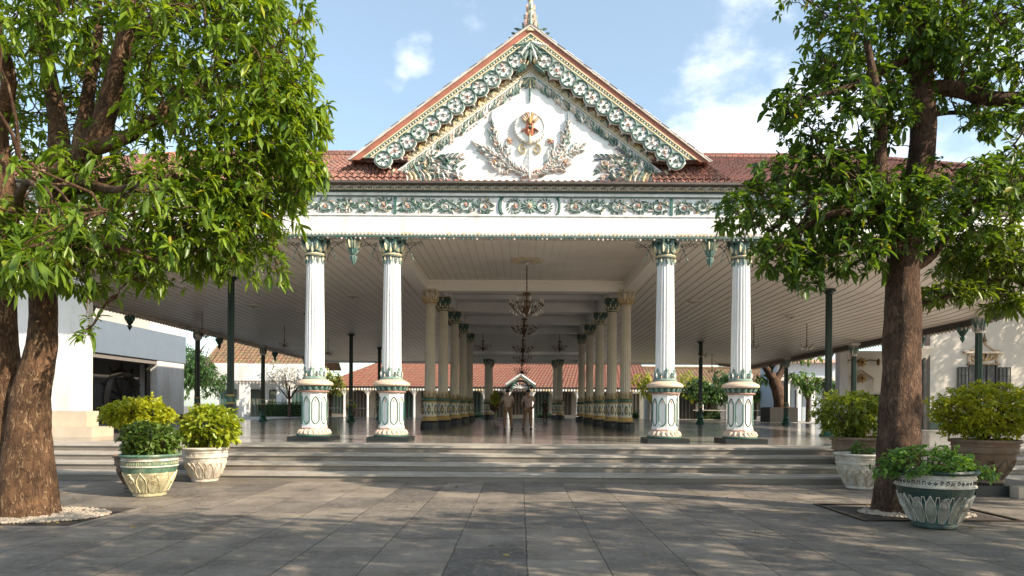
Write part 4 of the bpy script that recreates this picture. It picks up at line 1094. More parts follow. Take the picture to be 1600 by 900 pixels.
for px, yy, dr, lb in ((315, 30.0, 1.05, 'small chandelier at the far left edge of the wing ceiling beside the nearest fancy post'),
                       (444, 36.0, 1.05, 'thin hanging lamp in the left wing, just left of the leftmost white front column'),
                       (512, 42.0, 1.0, 'thin hanging lamp in the left wing seen between the two left front columns'),
                       (1112, 46.0, 1.2, 'thin hanging lamp in the right wing right beside the slim middle post'),
                       (1097, 41.0, .9, 'thin hanging lamp in the right wing, left of the rightmost front column'),
                       (1177, 33.0, 1.15, 'hanging lamp just right of the rightmost white front column'),
                       (1260, 31.0, 1.05, 'hanging lamp in the right wing above the tree with the forked trunk')):
    x = xat(px, yy); chandelier(x, yy, wing_h(x, yy) - .01, dr, .42, lb, 6, 0, 'small lamps under the wing ceilings', 'hanging_lamp')

# ================================================================ BUILDINGS
# left annex with arched door, its long face runs along the depth
ax = -20.5
lb = thing('annex_building', 'white annex on the left with blue-grey band and arched door recess painted dark for shade', 'building', (ax, 38, 0))
mb = MB()
mb.box(ax - 7, ax, 38.2, 41.2, 0, 6.3, WALLW)
mb.box(ax - 7, ax - .4, 26, 41.0, 5.72, 8.6, mat('warm_upper_wall', (.50, .46, .41), .6, .04, 1.5))
mb.box(ax - 7, ax - 1.0, 24, 38.2, 0, 4.2, mat('recess_shade_wall', (.065, .063, .066), .7, .1, 1.5)); mb.box(ax - 1.0, ax - .02, 23.5, 24, 0, 4.1, WALLW)  # shade of the recess is put into its wall colour
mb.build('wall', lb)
mb = MB(); mb.box(ax - 7, ax + .05, 23, 41.3, 4.12, 5.72, BLUEG); mb.box(ax - 6.9, ax - .05, 23.2, 41, 3.88, 4.116, mat('grey_beam', (.22, .2, .19), .6, .1, 2)); mb.build('shade_painted_band', lb)  # band colour carries the roof's shade; plain grey beam under it
mb = MB(); mb.box(ax + .002, ax + .04, 38.2, 41.24, P, P + .42, DGREEN); mb.build('base_band', lb)
mb = MB(); yy0 = 36.4; f = lambda a, b, c: (ax - 1.0 + c, yy0 + a, P - .35 + b)
rr = 1.45
pts = [(-rr, 0), (-rr, 1.4)] + [(-rr * math.cos(t), 1.6 + rr * math.sin(t)) for t in np.linspace(0, math.pi, 18)] + [(rr, 1.4), (rr, 0)]
mb.ribbon(pts, .35, .25, DWOOD, f)
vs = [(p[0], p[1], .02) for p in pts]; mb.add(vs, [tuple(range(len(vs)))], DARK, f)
for t in np.linspace(-1.3, 1.3, 5): mb.ribbon([(t, 0), (t, 1.6)], .08, .12, DWOOD, f)
mb.ribbon([(-rr, 1.65), (rr, 1.65)], .14, .14, DWOOD, f)
mb.ribbon([(-1.1 * math.cos(t), 1.7 + 1.1 * math.sin(t)) for t in np.linspace(0, math.pi, 12)], .09, .1, DWOOD, f)
for t in np.linspace(.4, math.pi - .4, 5): mb.ribbon([(0, 1.7), (1.9 * math.cos(t), 1.7 + 1.9 * math.sin(t))], .05, .1, DWOOD, f)
mb.build('arched_door', lb)
for yy in (31.0, 37.9):
    mb = MB(); mb.tube([(ax - .4, yy, 0), (ax - .4, yy, 3.9)], .14, DWOOD, 12); mb.build('post', lb)

# left gate pier, dappled white
gp = thing('white_pier', 'bright white wall pier on a stepped cream base at the left end of the steps', 'wall', (-15.4, 21.2, P))
mb = MB(); mb.box(-17.4, -13.45, 20.9, 21.15, P + .78, CZ + 3.9, WALLW); mb.build('wall', gp)
mb = MB(); mb.box(-17.5, -13.35, 20.7, 21.3, P + .30, P + .777, PLINTH); mb.box(-17.6, -13.0, 20.4, 21.5, P, P + .297, PLINTH); mb.build('stepped_base', gp)
# wall further left, seen between the trunks
lw = thing('panelled_wall', 'pale panelled wall seen between the two trunks of the left tree', 'wall', (-20.0, 21, 0))
mb = MB(); mb.box(-24, -17.7, 22.5, 23.2, P, CZ + 4, mat('pale_panel', (.55, .53, .48), .6, .1, 2)); mb.build('wall', lw)
mb = MB()
for i in range(8): mb.box(-17.72 - i * .5 - .03, -17.72 - i * .5 + .03, 22.44, 22.497, P, CZ + 3.9, GREEN if i % 2 == 0 else GREYM)
for z in (1.6, 2.8, 4.0): mb.box(-24, -17.75, 22.40, 22.437, z, z + .12, GREYM)
mb.build('panel_frame', lw)

def facade_row(name, label, cat, px0, px1, d, eave_py, base_z, wall_m, roofm, ridge_py, ridge_d, bays, door_m=DARK, parapet=None, ends=(0, 0), lace=True, posts=True, group=None):
    x0, x1 = xat(px0, d), xat(px1, d); ze = CZ + (HY - eave_py) * d / F; zr = CZ + (HY - ridge_py) * ridge_d / F
    r = thing(name, label, cat, ((x0 + x1) / 2, d, base_z), group)
    wy = d + 2.2
    mb = MB(); mb.box(x0, x1, wy, wy + 5, base_z, ze, wall_m); mb.build('wall', r)
    mb = MB(); tiled('roof', (x0 - .3, d, ze), (x1 + .3, d, ze), (x1 + .3 - ends[1], ridge_d, zr), (x0 - .3 + ends[0], ridge_d, zr), roofm, int((x1 - x0) / .35), 14, r, .035)
    mb = MB(); mb.add([(x0 - .3 + ends[0], ridge_d + .01, zr), (x1 + .3 - ends[1], ridge_d + .01, zr), (x1 + .3, ridge_d + 5, ze), (x0 - .3, ridge_d + 5, ze)], [(0, 1, 2, 3)], roofm)
    if ends[0]: mb.add([(x0 - .3, d, ze), (x0 - .3 + ends[0], ridge_d, zr), (x0 - .3, ridge_d + 5, ze)], [(0, 1, 2)], roofm)
    if ends[1]: mb.add([(x1 + .3, d, ze), (x1 + .3 - ends[1], ridge_d, zr), (x1 + .3, ridge_d + 5, ze)], [(0, 1, 2)], roofm)
    mb.tube([(x0 - .3 + ends[0], ridge_d, zr + .06), (x1 + .3 - ends[1], ridge_d, zr + .06)], .14, roofm, 8); mb.build('ridge', r)
    mb = MB(); mb.box(x0 - .3, x1 + .3, d - .06, d, ze - .18, ze + .02, DWOOD if not parapet else WALLW)
    if lace:
        f = front_xf(d - .06); x = x0
        while x < x1: mb.leaf(x, ze - .17, -math.pi / 2, .24, .22, .02, WALLW if rng.random() < .7 else GOLDP, f); x += .27
    mb.build('eave_lace', r)
    w_ = (x1 - x0) / bays
    for i in range(bays):
        c = x0 + w_ * (i + .5)
        mb = MB(); hw_ = w_ * .30; H = min(2.9, ze - base_z - .6)
        mb.box(c - hw_, c + hw_, wy - .06, wy - .004, base_z + (.0 if i % 2 else .7), base_z + H, door_m)
        for q in np.linspace(-hw_, hw_, 5): mb.box(c + q - .05, c + q + .05, wy - .12, wy - .064, base_z + (.0 if i % 2 else .7), base_z + H, mat('shutter_wood', (.10, .085, .06), .5, .3, 3) if i % 3 else GREEN)
        mb.box(c - hw_, c + hw_, wy - .13, wy - .064, base_z + H, base_z + H + .1, DWOOD); mb.build('door', r)
        if posts:
            mb = MB(); xx = x0 + w_ * i
            mb.lathe([(.2, 0), (.2, .3), (.11, .4), (.09, ze - base_z - .9), (.14, ze - base_z - .85), (.30, ze - base_z - .2)], WALLW, (xx, d + .35, base_z), seg=10)
            mb.ribbon([(xx - .45, ze - .3), (xx, ze - .85), (xx + .45, ze - .3)], .12, .05, GOLDP, front_xf(d + .3)); mb.build('porch_post', r)
    return r
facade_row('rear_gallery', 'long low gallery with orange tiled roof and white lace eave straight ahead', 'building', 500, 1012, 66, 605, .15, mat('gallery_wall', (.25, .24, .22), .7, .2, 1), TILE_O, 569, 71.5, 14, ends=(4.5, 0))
facade_row('courtyard_house', 'white house with a mossy brown tile roof seen through the left wing', 'building', 322, 478, 61, 571, .1, WALLW, TILE_W, 516, 67.0, 4, mat('window_pane', (.12, .16, .15), .15, .3, 1.2), parapet=True, lace=False, posts=False)  # mottled grey-green panes, low roughness
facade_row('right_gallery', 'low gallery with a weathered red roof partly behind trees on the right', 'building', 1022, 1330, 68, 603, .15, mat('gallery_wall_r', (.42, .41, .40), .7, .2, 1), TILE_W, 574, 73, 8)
# parapet wall and lace of the courtyard house
ch = thing('parapet_wall', 'white parapet band with a lace edge in front of the mossy roofed house', 'wall', (xat(400, 59.5), 59.5, 0))
mb = MB(); xa, xb = xat(322, 60.2), xat(480, 60.2); za, zb = CZ + (HY - 572) * 60.2 / F, CZ + (HY - 597) * 60.2 / F
mb.box(xa, xb, 60.2, 60.5, zb, za, WALLW); mb.box(xa, xb, 60.1, 60.198, zb - .06, zb + .04, GREYM)
x = xa; f = front_xf(60.16)
while x < xb: mb.leaf(x, zb - .05, -math.pi / 2, .26, .24, .02, GREYM, f); x += .3
mb.build('parapet', ch)
mb = MB()
for px in (382, 440): x = xat(px, 60.3); mb.box(x - .45, x + .45, 60.25, 60.48, .1, zb - .07, WALLW); mb.lathe([(.2, 0), (.16, .3), (.1, 1.0), (.12, 2.2)], WALLW, (x + .2, 59.9, .1), seg=10)
mb.build('pier', ch)
# gate with small gable in the middle
gt = thing('gate_porch', 'small white gate porch with a pointed roof behind the two walking people', 'gate', (xat(813, 63), 63, 0))
gx = xat(813, 63); k = 63 / F
mb = MB()
for s in (-1, 1):
    for (dx, dz, w_, m_) in ((0, 0, .20, WALLW), (0, -.22, .12, GREEN)):
        mb.ribbon([(gx, CZ + (HY - 585) * k + dz), (gx + s * 23 * k, CZ + (HY - 601) * k + dz)], w_, .12, m_, front_xf(63 - .02 * abs(dz)))
mb.build('gable_boards', gt)
mb = MB(); a = CZ + (HY - 584) * k; b = CZ + (HY - 601) * k
mb.add([(gx, 63, a), (gx, 66.4, a), (gx - 24 * k, 63, b), (gx - 24 * k, 66.4, b), (gx + 24 * k, 63, b), (gx + 24 * k, 66.4, b)], [(0, 1, 3, 2), (0, 4, 5, 1)], TILE_O); mb.build('roof', gt)
mb = MB(); mb.box(gx - 15 * k, gx + 15 * k, 63.3, 63.4, CZ + (HY - 607) * k, CZ + (HY - 603) * k, WALLW); f = front_xf(63.2)
for t in np.linspace(.25, math.pi - .25, 7): mb.ribbon([(gx, CZ + (HY - 607) * k), (gx + 12.5 * k * math.cos(t), CZ + (HY - 607) * k + 11 * k * math.sin(t))], .06, .04, WALLW, f)
mb.ribbon([(gx + 13 * k * math.cos(t), CZ + (HY - 607) * k + 12 * k * math.sin(t)) for t in np.linspace(0, math.pi, 14)], .2, .06, GREEN, f); mb.build('fanlight', gt)
for s in (-1, 1):
    mb = MB(); mb.lathe([(.26, 0), (.26, .5), (.14, .6), (.12, 2.7), (.3, 3.0)], WALLW, (gx + s * 19 * k, 63.2, 0.004), seg=12); mb.build('post', gt)
mb = MB(); mb.box(gx - 1.1, gx + 1.1, 69.9, 69.95, .15, 2.6, mat('pale_gate_wall', (.75, .74, .66), .6, .2, 2));  # plain pale wall placed behind the gate opening
tag(mb.build('pale_wall'), 'pale wall seen through the gate opening', 'wall')
# right hall: frontal wall with ornate window
rh = thing('right_hall', 'cream hall on the right with a shuttered window under a gilded pediment', 'building', (26, 34, P))
rw = 34.0; xl = xat(1453, rw)
CW = mat('cream_wall_shade', (.48, .44, .385), .6, .04, 1.2)  # cream darkened to stand for shade on the hall wall
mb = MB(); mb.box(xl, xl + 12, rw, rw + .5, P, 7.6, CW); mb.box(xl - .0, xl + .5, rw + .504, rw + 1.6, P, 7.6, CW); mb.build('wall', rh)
mb = MB(); mb.box(xl - .05, xl + 12, rw - .05, rw - .002, P, P + .42, DGREEN); mb.build('base_band', rh)
wx = xat(1535, rw); k = rw / F; wz0 = P + 1.0; wz1 = CZ + (HY - 570) * k
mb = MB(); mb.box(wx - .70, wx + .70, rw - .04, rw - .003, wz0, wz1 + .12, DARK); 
for q in (-.66, -.22, .22, .66): mb.box(wx + q - .04, wx + q + .04, rw - .09, rw - .043, wz0, wz1 + .12, DWOOD)
mb.build('window', rh)
for s in (-1, 1):
    mb = MB(); c = wx + s * 1.02
    for q in range(4): xx = c - .26 + .52 * q / 3; mb.box(xx - .02, xx + .02, rw - .16, rw - .10, wz0, wz1, DWOOD)
    for q in range(6): z = wz0 + (wz1 - wz0) * q / 5; mb.box(c - .28, c + .28, rw - .15, rw - .11, z - .018, z + .018, DWOOD)
    mb.box(c - .24, c + .24, rw - .06, rw - .02, wz0, wz1, mat('shutter_glass', (.25, .26, .25), .3, .2, 2)); mb.build('shutter', rh)
mb = MB(); f = front_xf(rw - .02); z = wz1 + .18
mb.box(wx - .8, wx + .8, rw - .12, rw - .002, z - .05, z + .02, BRASS); mb.box(wx - .98, wx + .98, rw - .2, rw - .002, z + .52, z + .62, PLINTH)
for s in (-1, 1):
    mb.ribbon([(wx + s * 1.0, z + .6), (wx + s * .5, z + .72), (wx + s * .15, z + .95), (wx, z + 1.3)], .12, .1, PLINTH, f); mb.scroll(wx + s * .45, z + .3, .2, 0, s * 1.2, .07, .09, GOLD, f)
    mb.leaf(wx + s * .7, z + .02, math.pi / 2, .5, .2, .1, PLINTH, f)
for q in range(7): mb.leaf(wx, z + .15, math.pi / 2 + (q - 3) * .4, .42, .14, .1, (GOLD, PLINTH, BRASS)[q % 3], f)
mb.lathe([(.09, 0), (.12, .06), (.05, .2), (.02, .42)], BRASS, (wx, rw - .12, z + 1.1), seg=8); mb.build('pediment', rh)
# capital pilaster at its corner and dark posts
mb = MB(); x = xat(1443, 33.4); z = CZ + (HY - 555) * 33.4 / F
mb.tube([(x, 33.5, P), (x, 33.5, z)], .17, DWOOD, 12); mb.lathe([(.18, z - .1), (.24, z), (.3, z + .15), (.5, z + .42), (.5, z + .55)], CREAM, (x, 33.5, 0), seg=4, rot=math.pi / 4); mb.build('corner_post', rh)
# right loggia behind: cream wall with gilded wall lamps, running in depth
rl = thing('right_loggia', 'shaded loggia with a pale back wall behind the right tree trunk', 'building', (22, 42, P))
k = 43 / F; x0, x1 = xat(1322, 43), xat(1450, 43)
mb = MB(); mb.box(x0, x1, 43, 43.4, P, CZ + (HY - 545) * k, mat('loggia_wall', (.72, .69, .64), .6, .04, 1)); mb.box(x0 - .6, x0 - .1, 42.6, 43.2, P, CZ + (HY - 540) * k, WALLW); mb.build('wall', rl)
mb = MB()
for i in range(4): mb.box(x0 - 2, x1 + 3, 36 + i * 2, 36.2 + i * 2, CZ + 4.05, CZ + 4.3, GREYM)
mb.box(x0 - 2.2, x1 + 3, 35, 43.6, CZ + 4.3, CZ + 4.6, mat('loggia_ceiling', (.40, .38, .35), .7, .1, 1)); mb.build('ceiling', rl)
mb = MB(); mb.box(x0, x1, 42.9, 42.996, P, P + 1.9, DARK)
for q in range(6): xx = x0 + .3 + q * .8; mb.box(xx - .05, xx + .05, 42.8, 42.896, P, P + 1.9, WALLW if q % 2 else DGREEN)
mb.build('balustrade', rl)
def wall_orn(px, py, d, s, label):
    x = xat(px, d); z = CZ + (HY - py) * d / F; r = thing('wall_lamp' if s == 1 else 'wall_pediment', label, 'lamp' if s == 1 else 'ornament', (x, d, z))
    mb = MB(); f = front_xf(d)
    mb.rosette(x, z, .32, .2, GOLD, BRASS, 8, f)
    for t in (-1, 1):
        if s == 1:
            mb.ribbon([(x, z), (x + t * .5, z + .16), (x + t * 1.0, z + .1)], .07, .12, BRASS, f); mb.lathe([(.03, .25), (.12, .1), (.1, -.15), (.03, -.2)], BRASS, (x + t * 1.0, d - .1, z), seg=8)
        else: mb.ribbon([(x + t * .75, z + .0), (x + t * .4, z + .22), (x, z + .5)], .12, .1, PLINTH, f); mb.scroll(x + t * .4, z - .05, .2, 0, t * 1.1, .06, .08, GREYM, f); mb.box(x + t * .7 - .05, x + t * .7 + .05, d - .05, d - .004, z - .8, z, GREYM)
    mb.build('fitting', r)
wall_orn(1346, 563, 42.9, 1, 'gilded double arm wall lamp on the loggia wall left of the right trunk')
wall_orn(1346, 588, 42.9, 2, 'small carved pediment below the gilded wall lamp on the loggia wall')
# white two storey house on the right
wh = thing('white_house', 'white two storey house with a pale blue upper wall beyond the right wing', 'building', (xat(1260, 56), 56, 0))
k = 56 / F
mb = MB(); mb.box(xat(1228, 56), xat(1330, 56), 58, 62, .1, CZ + (HY - 540) * k, mat('pale_blue_wall', (.40, .46, .52), .6, .03, 1)); mb.build('wall', wh)
mb = MB(); mb.box(xat(1222, 56), xat(1330, 56), 56.4, 58.1, CZ + (HY - 592) * k, CZ + (HY - 586) * k, GREYM); mb.box(xat(1222, 56), xat(1335, 56), 57.2, 62, CZ + (HY - 560) * k - .1, CZ + (HY - 557) * k, PINK); mb.build('ledge', wh)
for px in (1236, 1254, 1276, 1298):
    mb = MB(); x = xat(px, 56); mb.box(x - .15, x + .15, 56.6, 56.9, .1, CZ + (HY - 592) * k, WALLW); mb.box(x + .2, x + .75, 57.9, 57.98, .6, 3.2, DARK); mb.build('window', wh)
# low dark planter box round the background tree, railings
mb = MB(); k = 50 / F; x0, x1 = xat(1197, 50), xat(1240, 50)
pb = thing('planter_box', 'dark square planter box round the forked tree on the right', 'planter', ((x0 + x1) / 2, 50, P)); mb.box(x0, x1, 49.2, 51.2, P + .004, P + 1.05, mat('planter_dark', (.022, .02, .018), .8, .3, 2)); mb.build('box', pb); mb = MB(); mb.box(x0 + .1, x1 - .1, 49.3, 51.1, P + 1.052, P + 1.08, SOIL); mb.build('soil', pb)
def railing(px0, px1, d, label):
    x0, x1 = xat(px0, d), xat(px1, d); r = thing('railing', label, 'railing', ((x0 + x1) / 2, d, P))
    mb = MB(); mb.tube([(x0, d, P + .8), (x1, d, P + .8)], .025, GREYM, 6); mb.build('rail', r)
    n = max(2, int((x1 - x0) / 2.4))
    for i in range(n + 1): mb = MB(); x = x0 + (x1 - x0) * i / n; mb.tube([(x, d, P), (x, d, P + .85)], .022, IRON, 6); mb.build('stanchion', r)
railing(1083, 1200, 58.3, 'thin low railing along the rear floor edge at the right')
railing(500, 585, 58.3, 'thin low railing along the rear floor edge at the left')
# hedges
def hedge(px0, px1, d, h, z, label, depth=1.6, m=LEAF_D):
    x0, x1 = xat(px0, d), xat(px1, d); n = int((x1 - x0) * 330)
    r = thing('hedge', label, 'hedge', ((x0 + x1) / 2, d, z))
    p = rng.random((n, 3)) * np.array([x1 - x0, depth, h]) + np.array([x0, d, z]); face = rng.random(n)
    p[face < .4, 1] = d + rng.uniform(-.05, .05, (face < .4).sum()); p[face > .7, 2] = z + h + rng.uniform(-.06, .05, (face > .7).sum())
    leaves_mesh('foliage', p, rng.normal(0, 1, (n, 3)) + np.array([0, -.5, .4]), rng.uniform(.12, .22, n), rng.uniform(.07, .11, n), np.full(n, .2), m, r, False)
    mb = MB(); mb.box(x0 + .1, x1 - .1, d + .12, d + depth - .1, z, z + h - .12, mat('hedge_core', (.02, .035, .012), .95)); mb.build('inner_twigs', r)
hedge(401, 472, 59.6, 1.75, .1, 'clipped dark green hedge in front of the white house at the left')
hedge(1092, 1128, 59.7, 1.3, .1, 'clipped low hedge behind the floor edge right of the right front column')
hedge(962, 1000, 60.2, 1.2, .1, 'low hedge behind the rear columns on the right of centre')
hedge(738, 775, 60.4, .9, .1, 'low green border hedge left of the gate porch')
hedge(838, 862, 60.4, .9, .1, 'low green border hedge right of the gate porch')

# ================================================================ TREES
def B_(px, py, d, rx, ry, rz, n): return (PX(px, py, d), (rx, ry, rz), n)
T = lambda px, py, d: PX(px, py, d)
# left mango-like tree: two stems fused at the foot
bl = (xat(44, 9.9), 9.9, 0)
g = lambda px, py, d=9.9: PX(px, py, d)
limbs = [
    dict(trunk=True, z=3.2, sub=14, p=[(bl[0] - .02, 9.9, -.05), g(42, 735), g(48, 640), g(66, 520), g(69, 400), g(88, 300)], r=[.40, .33, .27, .18, .18, .17]),
    dict(trunk=True, z=3.2, sub=14, p=[(bl[0] - .36, 10.0, -.05), g(12, 720, 10), g(6, 640, 10), g(2, 540, 10), g(4, 440, 10), g(10, 330, 10.1)], r=[.44, .34, .26, .19, .17, .15]),
    dict(p=[g(92, 300), g(150, 215, 9.7), g(178, 120, 9.4), g(200, 20, 9.2), g(215, -120, 9)], r=[.21, .15, .12, .09, .05]),
    dict(p=[g(92, 300), g(88, 200, 10.2), g(70, 100, 10.6), g(50, -40, 11)], r=[.19, .13, .10, .06]),
    dict(p=[g(120, 260, 9.8), g(135, 150, 10.2), g(150, 40, 10.6), g(140, -80, 11)], r=[.13, .09, .07, .04]),
    dict(p=[g(160, 185, 9.6), g(200, 75, 10), g(250, 25, 10.3), g(330, 10, 10.6)], r=[.10, .08, .06, .03]),
    dict(p=[g(130, 240, 9.7), g(210, 210, 9.6), g(280, 150, 10.0), g(340, 105, 10.4), g(420, 90, 10.6)], r=[.12, .085, .06, .04, .02]),
    dict(p=[g(100, 300), g(170, 290, 10), g(260, 280, 10.3), g(350, 300, 10.5), g(430, 330, 10.4)], r=[.11, .08, .06, .04, .02]),
    dict(p=[g(76, 400), g(120, 380, 9.5), g(180, 390, 9.2), g(240, 410, 9.3)], r=[.09, .06, .045, .02]),
    dict(p=[g(74, 440), g(40, 432, 9.9), g(24, 428), g(6, 400, 10)], r=[.09, .07, .07, .08]),
    dict(p=[g(10, 330, 10.1), g(-5, 210, 10), g(10, 120, 9.6), g(-40, -20, 9.2)], r=[.16, .12, .09, .05]),
    dict(p=[g(6, 400, 10), g(-60, 330, 9.8), g(-140, 280, 9.4)], r=[.12, .08, .03]),
    dict(p=[g(80, 380, 9.8), g(30, 330, 9.0), g(40, 290, 8.2), g(60, 300, 7.7)], r=[.08, .06, .04, .02]),
    dict(p=[g(110, 280, 9.7), g(170, 300, 8.8), g(215, 290, 7.9)], r=[.08, .05, .02]),
]
blobs = [B_(340, 120, 10, 1.4, 1.7, 1.45, 500), B_(405, 265, 10.3, .9, 1.2, 1.05, 360), B_(475, 165, 10.2, .35, .5, .3, 40), B_(485, 270, 10.2, .3, .5, .3, 30), B_(200, 30, 10.4, 1.9, 1.7, 1.5, 470), B_(60, 60, 11.2, 2.0, 1.3, 1.8, 330), B_(40, 270, 11.0, 1.7, 1.2, 1.4, 280), B_(20, 30, 9.0, .9, .8, .6, 90), B_(20, 370, 9.2, .9, .9, .5, 110),
         B_(250, 320, 10.0, 1.8, 1.4, 1.15, 500), B_(400, 10, 10.2, .75, 1.5, 1.4, 330), B_(0, 400, 8.9, .9, .9, .55, 120), B_(150, 400, 9.6, 1.2, 1.1, .62, 230),
         B_(330, 360, 10.2, 1.0, 1.0, .75, 260), B_(200, -220, 10, 3.0, 2.6, 2.0, 420), B_(-160, 120, 10.0, 1.4, 1.6, 2.4, 160), B_(220, 285, 6.6, .22, .25, .10, 5), B_(120, 345, 6.8, .45, .3, .2, 9), B_(40, 400, 6.6, .35, .3, .2, 8), B_(20, 270, 6.6, .3, .3, .2, 6), B_(10, 70, 6.2, .2, .2, .25, 4),
         B_(140, 520, 9.5, .2, .2, .35, 7), B_(430, 420, 10.0, .25, .3, .35, 16), B_(450, 200, 10.2, .6, .9, .9, 200)]
make_tree('leafy_tree', 'big bright green tree with two fused brown trunks at the left edge', limbs, blobs, BARK_L, LEAF_L, k=10, L=.15, W=.30, base=bl, roughness=.12, seg=40, flare=.14, shell=.35, droop=(.1, .75), el0=(-.35, .65))
# right tree
br_ = (xat(1405, 10.75), 10.75, 0); g = lambda px, py, d=10.75: PX(px, py, d)
limbs = [
    dict(trunk=True, z=3.6, sub=12, p=[(br_[0], 10.75, -.05), g(1404, 740), g(1406, 640), g(1409, 520), g(1410, 410), g(1422, 330), g(1438, 230), g(1436, 110), g(1424, 0), g(1420, -120)], r=[.37, .315, .30, .265, .235, .22, .19, .17, .14, .09]),
    dict(p=[g(1410, 400), g(1380, 340, 10.6), g(1372, 270, 10.4), g(1372, 180, 10.2), g(1350, 60, 10)], r=[.15, .13, .11, .08, .04]),
    dict(p=[g(1372, 300, 10.5), g(1330, 280, 10.6), g(1280, 300, 10.8), g(1200, 360, 11)], r=[.09, .06, .04, .02]),
    dict(p=[g(1374, 335, 10.5), g(1310, 330, 10.3), g(1260, 350, 10.4), g(1200, 400, 10.5)], r=[.08, .06, .045, .02]),
    dict(p=[g(1438, 135), g(1490, 135, 10.6), g(1550, 150, 10.4), g(1640, 145, 10.2)], r=[.13, .12, .11, .08]),
    dict(p=[g(1436, 180), g(1480, 172, 10.9), g(1560, 172, 11.2), g(1620, 150, 11.3)], r=[.05, .035, .03, .015]),
    dict(p=[g(1430, 80), g(1390, 100, 10.5), g(1330, 130, 10.2), g(1260, 150, 10)], r=[.08, .06, .04, .02]),
    dict(p=[g(1424, 0), g(1380, -40, 10.5), g(1320, -20, 10.3)], r=[.07, .05, .02]),
    dict(p=[g(1410, 420), g(1450, 400, 10.9), g(1490, 350, 11.1), g(1530, 300, 11.2)], r=[.10, .07, .05, .02]),
    dict(p=[g(1280, 300, 10.8), g(1250, 350, 10.9), g(1235, 410, 10.8)], r=[.035, .025, .012]),
]
blobs = [B_(1425, 320, 10.25, .6, .4, .65, 120), B_(1440, 30, 10.3, .7, .4, .6, 110), B_(1400, 170, 10.3, .35, .3, .4, 36), B_(1260, 310, 10.8, 1.15, 1.2, .85, 430), B_(1310, 190, 10.8, 1.0, 1.2, .95, 340), B_(1390, 60, 11.1, 1.35, 1.4, 1.2, 420), B_(1545, 70, 10.2, .95, 1.2, .85, 330),
         B_(1480, 320, 10.9, 1.25, 1.2, .75, 380), B_(1215, 400, 10.5, .5, .6, .32, 80), B_(1145, 330, 10.6, .28, .5, .35, 46), B_(1400, -120, 10.7, 2.0, 1.9, 1.2, 300),
         B_(1350, 330, 10.6, .7, .8, .7, 150), B_(1570, 270, 10.9, .6, .9, .45, 110), B_(1255, 430, 10.6, .32, .4, .3, 36), B_(1320, 400, 10.6, .7, .8, .3, 110), B_(1300, 60, 10.5, .5, .8, .8, 110), B_(1560, 180, 10.4, .5, .7, .22, 50), B_(1215, 170, 10.6, .3, .5, .3, 40)]
make_tree('broadleaf_tree', 'dark green tree with a single brown trunk growing from a pebble bed at the right', limbs, blobs, BARK_R, LEAF_R, k=9, L=.125, W=.42, base=br_, roughness=.09, seg=40, flare=.10, shell=.3, droop=(.1, .45))
# tree at the right edge of the frame
b3 = (9.9, 12.2, 0); g = lambda px, py, d=11.6: PX(px, py, d)
limbs = [dict(trunk=True, z=2.8, sub=8, p=[(9.9, 12.2, -.05), (9.85, 12.2, 1.5), (9.7, 12.2, 3.2), (9.7, 12.2, 5.2), (9.8, 12.1, 7)], r=[.32, .26, .24, .17, .08]),
         dict(p=[(9.7, 12.2, 3.0), g(1640, 450, 12), g(1590, 425), g(1562, 395), g(1560, 350)], r=[.17, .15, .13, .09, .04]),
         dict(p=[g(1590, 425), g(1540, 440, 11.4), g(1495, 455, 11.2), g(1440, 470, 11.2)], r=[.07, .05, .035, .015]),
         dict(p=[g(1562, 395), g(1520, 385, 11.6), g(1480, 365, 11.5)], r=[.05, .035, .02]),
         dict(p=[(9.7, 12.2, 4.6), (9, 12, 5.6), (8.3, 11.8, 6.2)], r=[.09, .06, .02])]
blobs = [B_(1560, 400, 11.5, 1.05, 1.0, .55, 330), B_(1480, 455, 11.3, .6, .6, .18, 70), B_(1590, 470, 11.4, .5, .6, .2, 50), ((9.9, 12.2, 5.9), (1.8, 1.8, 1.2), 260), ((9.2, 12.0, 7.2), (1.2, 1.3, .8), 110), B_(1590, 270, 11.4, .5, .8, .3, 60)]
make_tree('broadleaf_tree', 'smaller tree whose low leafy boughs reach in from the right edge', limbs, blobs, BARK_R, leaf_mat('leaf_olive', (.06, .11, .016), (.17, .24, .03), .38, yellow=(.34, .30, .03)), k=10, L=.155, W=.30, base=b3, roughness=.09, seg=24, shell=.3, droop=(.1, .45))
# the courtyard trees beside and behind the viewer that shade the paving, and one added to shade the right hall
def shade_tree(x, y, h, r, n, label, seed):
    limbs = [dict(trunk=True, z=h * .45, p=[(x, y, -.05), (x + .1, y, h * .3), (x, y + .1, h * .55), (x, y, h * .85)], r=[.3, .24, .18, .06])]
    for q in range(6):
        a = q * 1.05 + seed; limbs.append(dict(p=[(x, y, h * (.42 + .05 * q)), (x + r * .45 * math.cos(a), y + r * .45 * math.sin(a), h * (.6 + .04 * q)), (x + r * .85 * math.cos(a), y + r * .85 * math.sin(a), h * (.7 + .03 * q))], r=[.1, .06, .02]))
    bl_ = []
    for q in range(7):
        a = q * .9 + seed; bl_.append(((x + r * .6 * math.cos(a), y + r * .6 * math.sin(a), h * (.62 + .05 * (q % 4))), (r * .45, r * .45, h * .12), n // 8))
    bl_.append(((x, y, h * .85), (r * .5, r * .5, h * .12), n // 8))
    make_tree('broadleaf_tree', label, limbs, bl_, BARK_R, LEAF_R, k=8, L=.24, W=.40, base=(x, y, 0), full=False, seg=12, shell=.3, twigs_of=.15)
shade_tree(11.2, 3.2, 9.0, 4.0, 1500, 'tall tree outside the frame to the right of the viewer', .3)
shade_tree(4.6, 1.0, 9.8, 4.6, 2000, 'tree behind the viewer that shades the near paving', 1.1)
shade_tree(17.0, 10.5, 9.5, 4.2, 1500, 'tall tree outside the frame right of the potted plants', 2.1)
